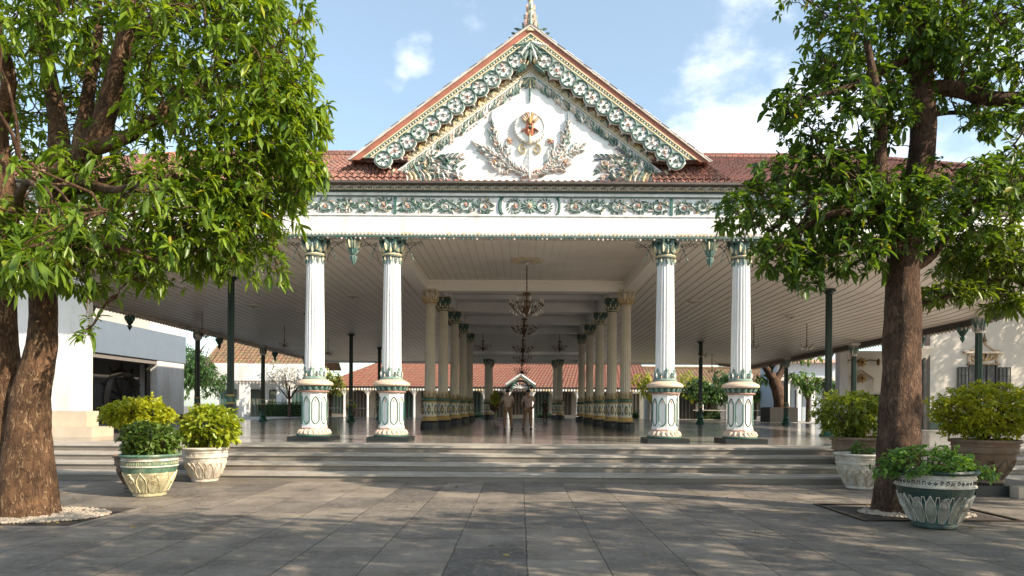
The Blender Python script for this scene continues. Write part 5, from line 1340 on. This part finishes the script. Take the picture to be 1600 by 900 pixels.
shade_tree(29.5, 30.5, 12.0, 5.4, 2000, 'unseen tall tree added far outside the frame to shade the cream hall', 1.4)  # unseen tree put here to throw shade on the hall wall
# background trees
def bg_tree(px, d, h, r, label, leafm, z0=0., n=260, L=.32, trunk_r=.16, lean=0., k=7, crownz=.62, cat_name='courtyard_tree'):
    x = xat(px, d); limbs = [dict(trunk=True, z=h * .4, p=[(x, d, z0 - .05), (x + lean * .3, d, z0 + h * .3), (x + lean, d, z0 + h * .6)], r=[trunk_r, trunk_r * .8, trunk_r * .45])]
    for q in range(5):
        a = q * 1.3 + px; limbs.append(dict(p=[(x + lean * .5, d, z0 + h * .38), (x + lean + r * .4 * math.cos(a), d + r * .4 * math.sin(a), z0 + h * .58), (x + lean + r * .8 * math.cos(a), d + r * .8 * math.sin(a), z0 + h * .78)], r=[trunk_r * .5, trunk_r * .3, .03]))
    bl_ = [((x + lean + r * .5 * math.cos(a), d + r * .5 * math.sin(a), z0 + h * (crownz + .1 * (i % 3))), (r * .55, r * .55, h * .17), n // 5) for i, a in enumerate((0.4, 1.7, 3.0, 4.2, 5.4))]
    make_tree(cat_name, label, limbs, bl_, BARK_R, leafm, k=k, L=L, W=.38, base=(x, d, z0), full=False, seg=10, shell=.3, twigs_of=.25, group='trees in the rear courtyard')
bg_tree(306, 57.5, 8.2, 2.3, 'leafy green tree between the white annex and the left wing posts', LEAF_D, n=700, crownz=.45)
bg_tree(280, 64, 9.5, 3.4, 'tall dark tree behind the white annex at the left', LEAF_D, n=700, crownz=.5)
bg_tree(452, 58.8, 5.6, 2.3, 'pale sparse flowering tree behind the left wing in front of the hedge', leaf_mat('leaf_pale', (.20, .20, .16), (.50, .47, .42), .2), n=190, L=.22)
bg_tree(516, 60.0, 5.4, 1.3, 'yellow-green tree seen just right of the leftmost front column', LEAF_Y, n=150, L=.34)
bg_tree(1020, 60.5, 4.9, 1.8, 'yellow-green tree left of the inner right front column', LEAF_Y, n=260)
bg_tree(1108, 60.2, 4.4, 2.2, 'dark leafy tree with thin stems behind the right wing', LEAF_D, n=560)
bg_tree(1085, 64, 5.2, 1.6, 'yellow topped tree rising behind the right gallery eave', LEAF_Y, n=160)
bg_tree(1140, 64, 5.4, 1.6, 'bright green tree between the two right front columns', LEAF_D, n=420)
bg_tree(1180, 63, 4.8, 1.2, 'light green tree beside the rightmost front column', LEAF_G, n=180)
# forked tree in the planter
g = lambda px, py, d=50.2: PX(px, py, d)
limbs = [dict(trunk=True, z=9, p=[g(1222, 641), g(1219, 622), g(1213, 600), g(1209, 588)], r=[.62, .47, .42, .40]),
    dict(p=[g(1210, 592), g(1197, 572), g(1184, 556), g(1172, 530)], r=[.34, .28, .22, .12]), dict(p=[g(1212, 592), g(1222, 575), g(1229, 555), g(1245, 535)], r=[.30, .22, .15, .07]),
    dict(p=[g(1203, 580), g(1206, 562), g(1212, 540)], r=[.18, .12, .06])]
make_tree('forked_tree', 'old tree with a thick forked trunk rising from a dark planter box at the right', limbs, [(g(1180, 545), (1.3, 1.1, .55), 90), (g(1215, 552, 51), (1.2, 1.2, .6), 90), (g(1255, 552), (1.6, 1.0, .55), 80), (g(1192, 590, 51), (.7, .7, .35), 26), (g(1240, 585), (.7, .6, .3), 30)],
          BARK_R, LEAF_G, k=7, L=.30, W=.4, base=g(1222, 641), full=False, seg=12, shell=.3, twigs_of=.4)
bg_tree(1262, 52, 4.2, 1.1, 'low leafy tree in front of the white house at the right', LEAF_G, n=120, z0=P)
bg_tree(1300, 51, 3.6, 1.0, 'small dark tree between the right wing posts', LEAF_D, n=110, z0=P)

# pebble beds
def pebbles(name, cx, cy, rx, ry, n, label=None, hole=.45):
    ico = [(0, 0, 1)] + [(.89 * math.cos(k * 1.2566), .89 * math.sin(k * 1.2566), .45) for k in range(5)] + [(.89 * math.cos(k * 1.2566 + .628), .89 * math.sin(k * 1.2566 + .628), -.45) for k in range(5)] + [(0, 0, -1)]
    fc_ = [(0, 1 + k, 1 + (k + 1) % 5) for k in range(5)] + [(1 + k, 6 + k, 1 + (k + 1) % 5) for k in range(5)] + [(1 + (k + 1) % 5, 6 + k, 6 + (k + 1) % 5) for k in range(5)] + [(11, 6 + (k + 1) % 5, 6 + k) for k in range(5)]
    mb = MB()
    for i in range(n):
        a = rng.uniform(0, 2 * math.pi); r = math.sqrt(rng.uniform(0, 1)); x = cx + rx * r * math.cos(a); y = cy + ry * r * math.sin(a)
        s = rng.uniform(.016, .036); e = rng.uniform(.6, 1.5); q = rng.uniform(0, 3.14); c, s_ = math.cos(q), math.sin(q)
        mb.add([(x + s * (v[0] * e * c - v[1] * s_), y + s * (v[0] * e * s_ + v[1] * c), .008 + s * .4 + rng.uniform(0, .012) + v[2] * s * .6) for v in ico], fc_, PEB)
    o = mb.build(name, smooth=True); tag(o, kind='stuff'); return o
pebbles('pebbles', bl[0] + .05, 9.85, 1.10, .72, 2100)
pebbles('pebbles', br_[0] + .15, 10.55, .85, .55, 1000)
mb = MB(); mb.box(bl[0] - 1.4, bl[0] + 1.15, 9.0, 10.7, 0, .006, SOIL); mb.box(br_[0] - .85, br_[0] + 1.2, 9.9, 11.3, 0, .006, SOIL); tag(mb.build('soil'), kind='structure')
x0, x1, y0, y1 = xat(1282, 11.6), xat(1285, 11.6) + 2.3, 9.85, 11.55
fr = None; mb = MB(); w_ = .05
x0 = br_[0] - 1.0; x1 = br_[0] + 1.35
for a in ((x0, x1, y0, y0 + w_), (x0, x1, y1 - w_, y1), (x0, x0 + w_, y0 + w_, y1 - w_), (x1 - w_, x1, y0 + w_, y1 - w_)): mb.box(a[0], a[1], a[2], a[3], 0, .022, IRON)
tag(mb.build('tree_bed_edging'), 'dark rectangular edging round the pebble bed of the right tree', 'edging')
mb = MB(); mb.box(bl[0] - 1.6, bl[0] + 1.25, 8.93, 9.0, 0, .014, STEPM); mb.box(bl[0] + 1.18, bl[0] + 1.25, 9.004, 10.8, 0, .014, STEPM); tag(mb.build('tree_bed_edging'), 'low stone edging round the pebble bed of the left tree', 'edging')

# ================================================================ POTTED PLANTS
def pot_mesh(root, x, y, z, R0, H, style):
    """bowl-shaped pot with rim, writing-like band and lotus leaf relief"""
    body = {'green': POTC, 'white': POTW, 'dark': POTD, 'brown': TERRA}[style]
    rim = {'green': POTG, 'white': POTW, 'dark': POTD, 'brown': TERRA}[style]
    prof = [(.54, 0), (.58, .02), (.58, .05), (.57, .08), (.66, .20), (.80, .38), (.90, .55), (.955, .70)]
    if style == 'brown': prof = [(.50, 0), (.56, .03), (.56, .08), (.50, .14), (.62, .22), (.78, .42), (.86, .58), (.90, .70)]
    mb = MB(); mb.lathe([(r * R0, h * H) for r, h in prof], body, (x, y, z), seg=56, caps=False)
    if style == 'green': mb.lathe([(.912 * R0, .575 * H), (.965 * R0, .70 * H), (.975 * R0, .72 * H)], POTG, (x, y, z), seg=56, caps=False)
    f = lambda a, b, c: ((lambda r: (x + (r + c) * math.sin(a), y - (r + c) * math.cos(a), z + b * H))(R0 * float(np.interp(b, [p[1] for p in prof], [p[0] for p in prof]))))
    lm = {'green': POTC, 'white': POTW, 'dark': mat('petal_grey', (.33, .315, .26), .65, .25, 10, .5, 30, dirt=(.10, .11, .08), dirtamt=.85), 'brown': TERRA}[style]; lm2 = {'green': GOLDP, 'white': PLINTH, 'dark': POTW, 'brown': TERRA}[style]
    n = 12 if style != 'dark' else 16
    aw = 2 * math.pi / n
    for k in range(n):
        a = aw * k + .13
        big = (k % 2 == 0)
        hgt = .44 if big else .40
        # lotus petal: broad smooth leaf with a raised outline
        mb.ribbon([(a, .10), (a, .2), (a, .32), (a, .42), (a, .12 + hgt)], [aw * .5, aw * .72, aw * .86, aw * .6, .01], R0 * .03, lm, f, edge=.6)
        if style == 'dark': mb.ribbon([(a + aw / 2, .08), (a + aw / 2, .2), (a + aw / 2, .34), (a + aw / 2, .47)], [aw * .6, aw * .75, aw * .45, .01], R0 * .012, TEALD, f, edge=.6); mb.ribbon([(a + aw * .28, .40), (a + aw * .42, .56), (a + aw * .58, .56), (a + aw * .72, .40)], .03, R0 * .03, lm2, f)
        o_ = [(a - aw * .30, .12), (a - aw * .44, .28), (a - aw * .36, .42), (a, .14 + hgt)]
        mb.ribbon(o_, .035, R0 * .05, lm2, f); mb.ribbon([(2 * a - p[0], p[1]) for p in o_], .035, R0 * .05, lm2, f)
        if style in ('dark', 'green', 'brown') and not big:
            for s in (-1, 1): mb.scroll(a + s * .06, .50, .055, 0, s * 1.2, .022, R0 * .05, lm2, f); mb.scroll(a + s * .05, .36, .05, math.pi, s * 1.1, .02, R0 * .06, lm2, f)
    if style == 'white':
        for k in range(22): a = 2 * math.pi * k / 22; mb.ribbon([(a, .40), (a + .14, .56), (a + .28, .40)], .035, R0 * .04, PLINTH, f)
    mb.build('body', root)
    mb = MB()
    t = lambda L: [(r * R0, h * H) for r, h in L]
    W1 = POTW if style != 'brown' else TERRA
    mb.lathe(t([(.955, .70), (1.0, .71), (1.0, .735), (.965, .74)]), W1, (x, y, z), seg=56, caps=False)
    mb.lathe(t([(.965, .74), (.965, .84)]), W1 if style in ('dark', 'white', 'brown') else POTG, (x, y, z), seg=56, caps=False)
    mb.lathe(t([(.965, .84), (1.0, .85), (1.0, .87), (.97, .875), (.98, .92)]), W1, (x, y, z), seg=56, caps=False)
    mb.lathe(t([(.98, .92), (1.05, .93), (1.08, .965), (1.05, 1.0), (.97, 1.0), (.93, .96), (.93, .86)]), rim, (x, y, z), seg=56, caps=False)
    mb.lathe(t([(.962, .842), (.972, .848)]), DARK, (x, y, z), seg=56, caps=False)
    ff = lambda a, b, c: (x + (.967 * R0 + c) * math.sin(a), y - (.967 * R0 + c) * math.cos(a), z + b * H)
    ink = {'dark': DARK, 'white': GREYM, 'green': POTC, 'brown': TERRA}[style]
    for k in range(44 if style != 'brown' else 0):
        a = 2 * math.pi * k / 44; q = int(rng.integers(4)); hgt = .0
        if style == 'white' and k % 2: continue
        if q == 0: mb.ribbon([(a, .765), (a + .03, .815), (a + .07, .765), (a + .10, .815)], .022, R0 * .012, ink, ff)
        elif q == 1: mb.scroll(a + .06, .79, .045, 0, 1.0, .02, R0 * .012, ink, ff)
        elif q == 2: mb.ribbon([(a + .02, .76), (a + .02, .82), (a + .09, .82), (a + .09, .765)], .02, R0 * .012, ink, ff)
        else: mb.ribbon([(a, .80), (a + .05, .77), (a + .1, .80)], .024, R0 * .012, ink, ff); mb.dome(a + .05, .81, .016, R0 * .02, ink, ff, seg=6)
    mb.build('rim', root)
    mb = MB(); mb.lathe([(R0 * .925, .925 * H), (R0 * .6, .935 * H), (.01, .94 * H)], SOIL, (x, y, z), seg=24, caps=False); mb.build('soil', root)
def bush(root, x, y, z, rx, ry, rz, n, leafm, L=.07, W=.5, k=7, stems=9, foot=None, flat=False, lift=.6):
    p, v = sample_blob((x, y, z), (rx, ry, rz), n, .62)
    if flat: p[:, 2] = np.maximum(p[:, 2], z - rz * .45 + rng.uniform(0, .08, n))
    d = v * .8 + rng.normal(0, .4, v.shape) + np.array([0, 0, lift]); d /= np.linalg.norm(d, axis=1, keepdims=True)
    B, dd, Ls, Ws, dr, c = whorls(p, d, k, L, W, (-.3, .8), (.0, .35))
    m_ = max(6, n // 28); sp, sv = sample_blob((x, y, z), (rx * 1.12, ry * 1.1, rz * 1.16), m_, .9); sp[:, 2] = np.maximum(sp[:, 2], z - rz * .2)
    w2 = whorls(sp, sv + np.array([0, 0, .8]), 5, L, W, (-.2, .8), (.0, .3))
    B, dd, Ls, Ws, dr, c = [np.concatenate(q) for q in zip((B, dd, Ls, Ws, dr, c), w2)]
    leaves_mesh('foliage', B, dd, Ls, Ws, dr, leafm, root, True, rnd=c)
    mb = MB(); fz = foot
    for q in sp: mb.tube([(x + (q[0] - x) * .6, y + (q[1] - y) * .6, z + (q[2] - z) * .4), tuple(q)], [.006, .003], BARK_R, 4)
    for i in range(stems):
        a = 2 * math.pi * i / stems; q = p[int(rng.integers(n))]
        mb.tube([(x + .05 * math.cos(a), y + .05 * math.sin(a), fz), (x * .6 + q[0] * .4, y * .6 + q[1] * .4, (fz + q[2]) / 2 + .02), tuple(q)], [.016, .012, .004], BARK_R, 5)
    for q in p[rng.random(n) < .12]:
        mb.tube([(x + (q[0] - x) * .35, y + (q[1] - y) * .35, max(fz, z - rz * .5)), tuple(q)], [.008, .003], BARK_R, 4)
    mb.build('stems', root)
    return root
def potted(px, pyb, d, wpx, hpx, style, label, z0=None):
    x = xat(px, d); z = (CZ + (HY - pyb) * d / F) if z0 is None else z0
    root = thing('potted_plant', label, 'potted plant', (x, d, z), 'potted plants beside the steps')
    R0, H = wpx * d / F / 2 / 1.06, hpx * d / F
    pot_mesh(root, x, d, z, R0, H, style); return root, x, z + H * .93
def dist(py): return CZ * F / (py - HY)
# left three
d = dist(781) + .25; r, x, z = potted(235, 0, d, 86, 66, 'green', 'green and ochre relief pot with a dark green bush, frontmost on the left', 0)
bush(r, x - .02, d, z + .26, .48, .45, .33, 420, leaf_mat('leaf_shrub_dark', (.04, .095, .022), (.15, .22, .04), .3), L=.088, W=.55, foot=z - .03)
d2 = dist(757) + .25; r, x, z = potted(321, 0, d2, 71, 54, 'white', 'off-white relief pot with a bright loose bush standing by the left steps', 0)
bush(r, x + .10, d2, z + .46, .60, .5, .46, 520, leaf_mat('leaf_shrub_lime', (.12, .21, .02), (.38, .42, .035), .35, yellow=(.6, .5, .05)), L=.115, W=.5, foot=z - .03)
d3 = 13.3; r, x, z = potted(214, 0, d3, 66, 52, 'brown', 'clipped yellow-green dome bush behind the green and ochre pot', 0)
bush(r, x + .02, d3, z + .80, .64, .6, .36, 950, leaf_mat('leaf_shrub_yellow', (.20, .27, .015), (.46, .46, .03), .35), L=.08, W=.55, foot=z - .03, flat=True)
# right four
d = dist(826) + .35; r, x, z = potted(1461, 0, d, 119, 91, 'dark', 'large dark green pot with white lettered band and lotus relief in the right foreground', 0)
bush(r, x - .12, d - .05, z + .11, .64, .5, .24, 480, leaf_mat('leaf_herb', (.06, .15, .03), (.18, .31, .07), .3), L=.062, W=.6, foot=z - .05, lift=.9)
p_ = [(x - .72, d + .0, z + .06), (x - .62, d - .1, z + .18), (x + .62, d, z + .0), (x + .74, d - .05, z + .03)]
for q in p_:
    pp, vv = sample_blob(q, (.16, .16, .12), 16, .2)
    B, dd, Ls, Ws, dr, c = whorls(pp, vv + np.array([0, 0, .4]), 6, .06, .6); leaves_mesh('trailing_foliage', B, dd, Ls, Ws, dr, bpy.data.materials['leaf_herb'], r, True, rnd=c)
d2 = dist(762) + .25; r, x, z = potted(1344, 0, d2, 76, 55, 'white', 'white relief pot with a sparse small plant, left of the right trunk', 0)
bush(r, x + .05, d2, z + .10, .26, .22, .14, 60, leaf_mat('leaf_shrub_dark2', (.04, .10, .025), (.14, .22, .03), .25), L=.07, W=.5, foot=z - .04)
d3 = dist(748) + .35; r, x, z = potted(1342, 0, d3, 84, 66, 'brown', 'brown clay pot with a wide fine-leaved bush behind the white pot', 0)
R1 = bush(r, x - .18, d3, z + .60, .84, .62, .55, 900, leaf_mat('leaf_shrub_olive', (.08, .14, .018), (.27, .32, .035), .35, yellow=(.45, .4, .04)), L=.085, W=.42, foot=z - .03)
bx = xat(1560, 13.0); blk = MB(); blk.box(xat(1512, 13.0), xat(1640, 13.0), 12.75, 14.4, 0, .20, BLACK); o = blk.build('stone_block'); tag(o, 'low dark stone block under the large brown pot', 'block')
blk = MB(); blk.box(xat(1563, 13.0), xat(1660, 13.0), 12.5, 12.74, 0, .21, PLINTH); tag(blk.build('kerb_stone'), 'pale cream kerb stone beside the large brown pot', 'block')
d4 = 13.3; r, x, z = potted(1539, 0, d4, 98, 68, 'brown', 'very large brown clay pot with a bright yellow-green bush on a low block', .20)
bush(r, x + .02, d4, z + .60, 1.0, .75, .54, 1200, leaf_mat('leaf_shrub_gold', (.16, .23, .018), (.48, .48, .035), .36, yellow=(.6, .55, .06)), L=.09, W=.42, foot=z - .03)

# ================================================================ PEOPLE
def skin_obj(name, pts, edges, radii, m, parent, root=0, sub=1):
    me = bpy.data.meshes.new(name); me.from_pydata(pts, edges, []); o = bpy.data.objects.new(name, me); COL.objects.link(o)
    md = o.modifiers.new('skin', 'SKIN'); 
    if not me.skin_vertices: 
        bpy.context.view_layer.objects.active = o
    sv = me.skin_vertices[0].data if me.skin_vertices else None
    if sv is None: raise RuntimeError('no skin layer')
    for i, r in enumerate(radii):
        rr = r if hasattr(r, '__len__') else (r, r); sv[i].radius = rr; sv[i].use_root = (i == root)
    md.use_smooth_shade = True
    s2 = o.modifiers.new('sub', 'SUBSURF'); s2.levels = sub; s2.render_levels = sub
    dg = bpy.context.evaluated_depsgraph_get(); dg.update()
    nm = bpy.data.meshes.new_from_object(o.evaluated_get(dg)); bpy.data.objects.remove(o); bpy.data.meshes.remove(me)
    nm.materials.clear(); nm.materials.append(m); nm.name = name
    n = bpy.data.objects.new(name, nm); COL.objects.link(n); n.parent = parent; return n
SKINM = mat('skin', (.26, .13, .08), .5, .1, 8); HAIR = mat('hair', (.012, .01, .009), .5)
def person(px, d, H, label, shirt, trousers, pose, face_away=True, cap=None, rz=0.):
    x = xat(px, d); root = thing('person', label, 'person', (x, d, P), 'people walking in the hall'); s = H / 1.72
    root.rotation_euler.z = rz
    # local frame, facing +y (away from the viewer)
    L, Rr = pose['l'], pose['r']       # foot offsets (x, y)
    pts = [(0, 0, .94), (0, 0, 1.12), (0, 0, 1.32), (0, 0, 1.43), (0, .01, 1.50), (0, .02, 1.60), (0, .015, 1.68)]
    rad = [(.155, .11), (.145, .10), (.17, .11), (.09, .07), (.055, .055), (.078, .092), (.06, .07)]
    ed = [(0, 1), (1, 2), (2, 3), (3, 4), (4, 5), (5, 6)]
    cl = {'legs': [], 'arms': []}
    for sg, (fx, fy) in ((-1, L), (1, Rr)):
        i = len(pts); hip = (sg * .09, 0, .88); kn = (sg * .10 * .5 + fx * .5, fy * .5 + .03, .50); an = (fx, fy, .08); toe = (fx + sg * .02, fy + .15, .03)
        pts += [hip, kn, an, toe]; rad += [.085, .058, .038, .032]; ed += [(0, i), (i, i + 1), (i + 1, i + 2), (i + 2, i + 3)]; cl['legs'].append((hip, kn, (fx, fy, .10)))
    for sg, (el, ha) in ((-1, pose['la']), (1, pose['ra'])):
        i = len(pts); sh_ = (sg * .19, 0, 1.40); pts += [sh_, el, ha]; rad += [.055, .042, .028]; ed += [(2, i), (i, i + 1), (i + 1, i + 2)]
        v = (Vector(ha) - Vector(el)).normalized(); palm = Vector(ha) + v * .06; pts.append(tuple(palm)); rad.append((.032, .016)); ed.append((i + 2, i + 3))
        sd_ = v.cross(Vector((0, 1, 0))); sd_ = sd_.normalized() if sd_.length > .1 else Vector((0, 0, 1))
        for q in range(4):
            j = len(pts); b = palm + sd_ * (.011 * (q - 1.5) * 2) + v * .03; pts += [tuple(b), tuple(b + v * (.03 - .004 * abs(q - 1.5)) + Vector((0, .008, 0)))]; rad += [.008, .007]; ed += [(i + 3, j), (j, j + 1)]
        j = len(pts); b = Vector(ha) + sd_ * .03 + v * .03; pts += [tuple(b), tuple(b + sd_ * .012 + v * .03)]; rad += [.009, .008]; ed += [(i + 2, j), (j, j + 1)]
        cl['arms'].append((sh_, el, ha))
    S = lambda L_: [tuple(c * s for c in p) for p in L_]; SR = lambda L_: [tuple(c * s for c in r) if hasattr(r, '__len__') else r * s for r in L_]
    skin_obj('body', S(pts), ed, SR(rad), SKINM, root)
    # shirt with short sleeves
    pp = [(0, 0, .86), (0, 0, 1.12), (0, 0, 1.32), (0, 0, 1.45)]; rr = [(.19, .135), (.17, .125), (.195, .13), (.085, .08)]; ee = [(0, 1), (1, 2), (2, 3)]
    for sh_, el, ha in cl['arms']:
        i = len(pp); m_ = tuple(a * .12 + b * .88 for a, b in zip(sh_, el)); pp += [sh_, m_]; rr += [.075, .062]; ee += [(2, i), (i, i + 1)]
    skin_obj('shirt', S(pp), ee, SR(rr), shirt, root)
    pp = [(0, 0, .93)]; rr = [(.165, .125)]; ee = []
    for hip, kn, an in cl['legs']:
        i = len(pp); pp += [hip, kn, an]; rr += [.105, .08, .062]; ee += [(0, i), (i, i + 1), (i + 1, i + 2)]
    skin_obj('trousers', S(pp), ee, SR(rr), trousers, root)
    mb = MB(); mb.lathe([(.06, 1.60), (.092, 1.62), (.095, 1.66), (.075, 1.705), (.03, 1.73)] if not cap else [(.098, 1.63), (.10, 1.66), (.085, 1.71), (.03, 1.735)], cap or HAIR, (0, .0, 0), seg=16)
    mb.v = [tuple(c * s for c in p) for p in mb.v]
    me = mb.build('hair' if not cap else 'cap', None, smooth=True); me.parent = root
    mb = MB()
    for sg, (fx, fy) in ((-1, L), (1, Rr)): mb.box(fx - .045, fx + .045, fy - .07, fy + .20, 0, .075, HAIR)
    # face features on the far side
    mb.v = [tuple(c * s for c in p) for p in mb.v]; o = mb.build('shoes', None); o.parent = root
    mb = MB(); 
    for sg in (-1, 1): mb.lathe([(.001, -.01), (.012, 0), (.001, .01)], WHITE, (sg * .03, .098, 1.615), seg=6); mb.lathe([(.001, -.03), (.012, 0), (.001, .03)], SKINM, (sg * .083, .01, 1.60), seg=6)
    mb.tube([(0, .10, 1.62), (0, .125, 1.585), (0, .105, 1.575)], [.008, .014, .008], SKINM, 6); mb.tube([(-.025, .10, 1.555), (.025, .10, 1.555)], .006, PINK, 5)
    mb.v = [tuple(c * s for c in p) for p in mb.v]; o = mb.build('face', None); o.parent = root
    return root
SH1 = mat('shirt_tan', (.33, .24, .20), .8, .1, 6); TR1 = mat('trousers_brown', (.20, .115, .07), .8, .1, 6)
dp = .98 * F / (671.5 - HY)
person(793, dp, 1.74, 'person seen from behind in tan shirt, left of the two in the middle', SH1, TR1,
       dict(l=(-.12, .0), r=(.20, .10), la=((-.27, .02, 1.15), (-.16, .24, 1.12)), ra=((.25, .05, 1.14), (.20, .25, 1.05))), rz=.1)
person(825.5, dp + .2, 1.74, 'person seen from behind with legs apart, right of the two in the middle', SH1, TR1,
       dict(l=(-.22, .05), r=(.12, -.05), la=((-.29, -.04, 1.14), (-.24, .10, .94)), ra=((.28, -.04, 1.15), (.20, .14, .98))), rz=-.1)
person(851.5, 46.5, 1.50, 'small dark-clothed person farther back in the hall, right of the pair', mat('shirt_dark', (.035, .03, .035), .8), mat('trousers_maroon', (.10, .035, .025), .8),
       dict(l=(-.08, .0), r=(.12, .1), la=((-.28, .05, 1.18), (-.3, .25, 1.1)), ra=((.25, .0, 1.14), (.24, .1, .92))))
# planted basket on a stand
d = 42.5; x = xat(773, d); z = CZ + (HY - 662) * d / F
st = thing('basket_on_stand', 'round dark basket of yellow-green leaves on a thin stand left of the two people', 'plant stand', (x, d, P))
mb = MB(); mb.tube([(x, d, P), (x, d, P + .75)], .03, BRASS, 6); mb.lathe([(.2, 0), (.2, .03), (.04, .06)], BRASS, (x, d, P), seg=12); mb.build('stand', st)
mb = MB(); mb.lathe([(.12, .70), (.28, .85), (.34, 1.15), (.30, 1.15), (.05, 1.0)], mat('basket', (.10, .05, .03), .8, .3, 12), (x, d, P), seg=16); mb.build('basket', st)
p, v = sample_blob((x, d, P + 1.55), (.30, .3, .5), 70, .3); B, dd, Ls, Ws, dr, c = whorls(p, v + np.array([0, 0, .7]), 6, .2, .35); leaves_mesh('leaves', B, dd, Ls, Ws, dr, LEAF_Y, st, False, rnd=c)
# small pots in the rear
for px, py, dd_, sc_ in ((549, 637, 57.0, 1.0), (1152, 640, 58.0, 1.0)):
    x = xat(px, dd_); r = thing('potted_plant', 'small flowering pot at the rear of the left wing' if px < 800 else 'dark small pot at the rear of the right wing', 'potted plant', (x, dd_, P))
    mb = MB(); mb.lathe([(.22, 0), (.4, .5), (.45, .8), (.38, .8)], DWOOD if px > 800 else TERRA, (x, dd_, P), seg=14); mb.build('pot', r)
    p, v = sample_blob((x, dd_, P + 1.05), (.5, .4, .32), 60, .3); B, e_, Ls, Ws, dr, c = whorls(p, v + np.array([0, 0, .5]), 6, .16, .4); leaves_mesh('foliage', B, e_, Ls, Ws, dr, LEAF_Y if px < 800 else LEAF_D, r, False, rnd=c)

# a few fallen leaves on the paving
n = 150; fx_ = np.concatenate([rng.normal(bl[0] + .4, 1.5, 50), rng.normal(br_[0], 1.7, 60), rng.uniform(-7, 7, 40)]); fy_ = np.concatenate([rng.normal(10, 1.2, 50), rng.normal(10.6, 1.4, 60), rng.uniform(6, 14.3, 40)]); fy_ = np.minimum(fy_, 14.45)
Bf = np.stack([fx_, fy_, np.full(n, .012)], 1); df = rng.normal(0, 1, (n, 3)); df[:, 2] = rng.uniform(-.02, .12, n)
FL = leaves_mesh('fallen_leaves', Bf, df, rng.uniform(.05, .10, n), rng.uniform(.02, .035, n), np.zeros(n), leaf_mat('leaf_fallen', (.12, .07, .03), (.32, .24, .06), .1), None, True)
tag(FL, kind='stuff')
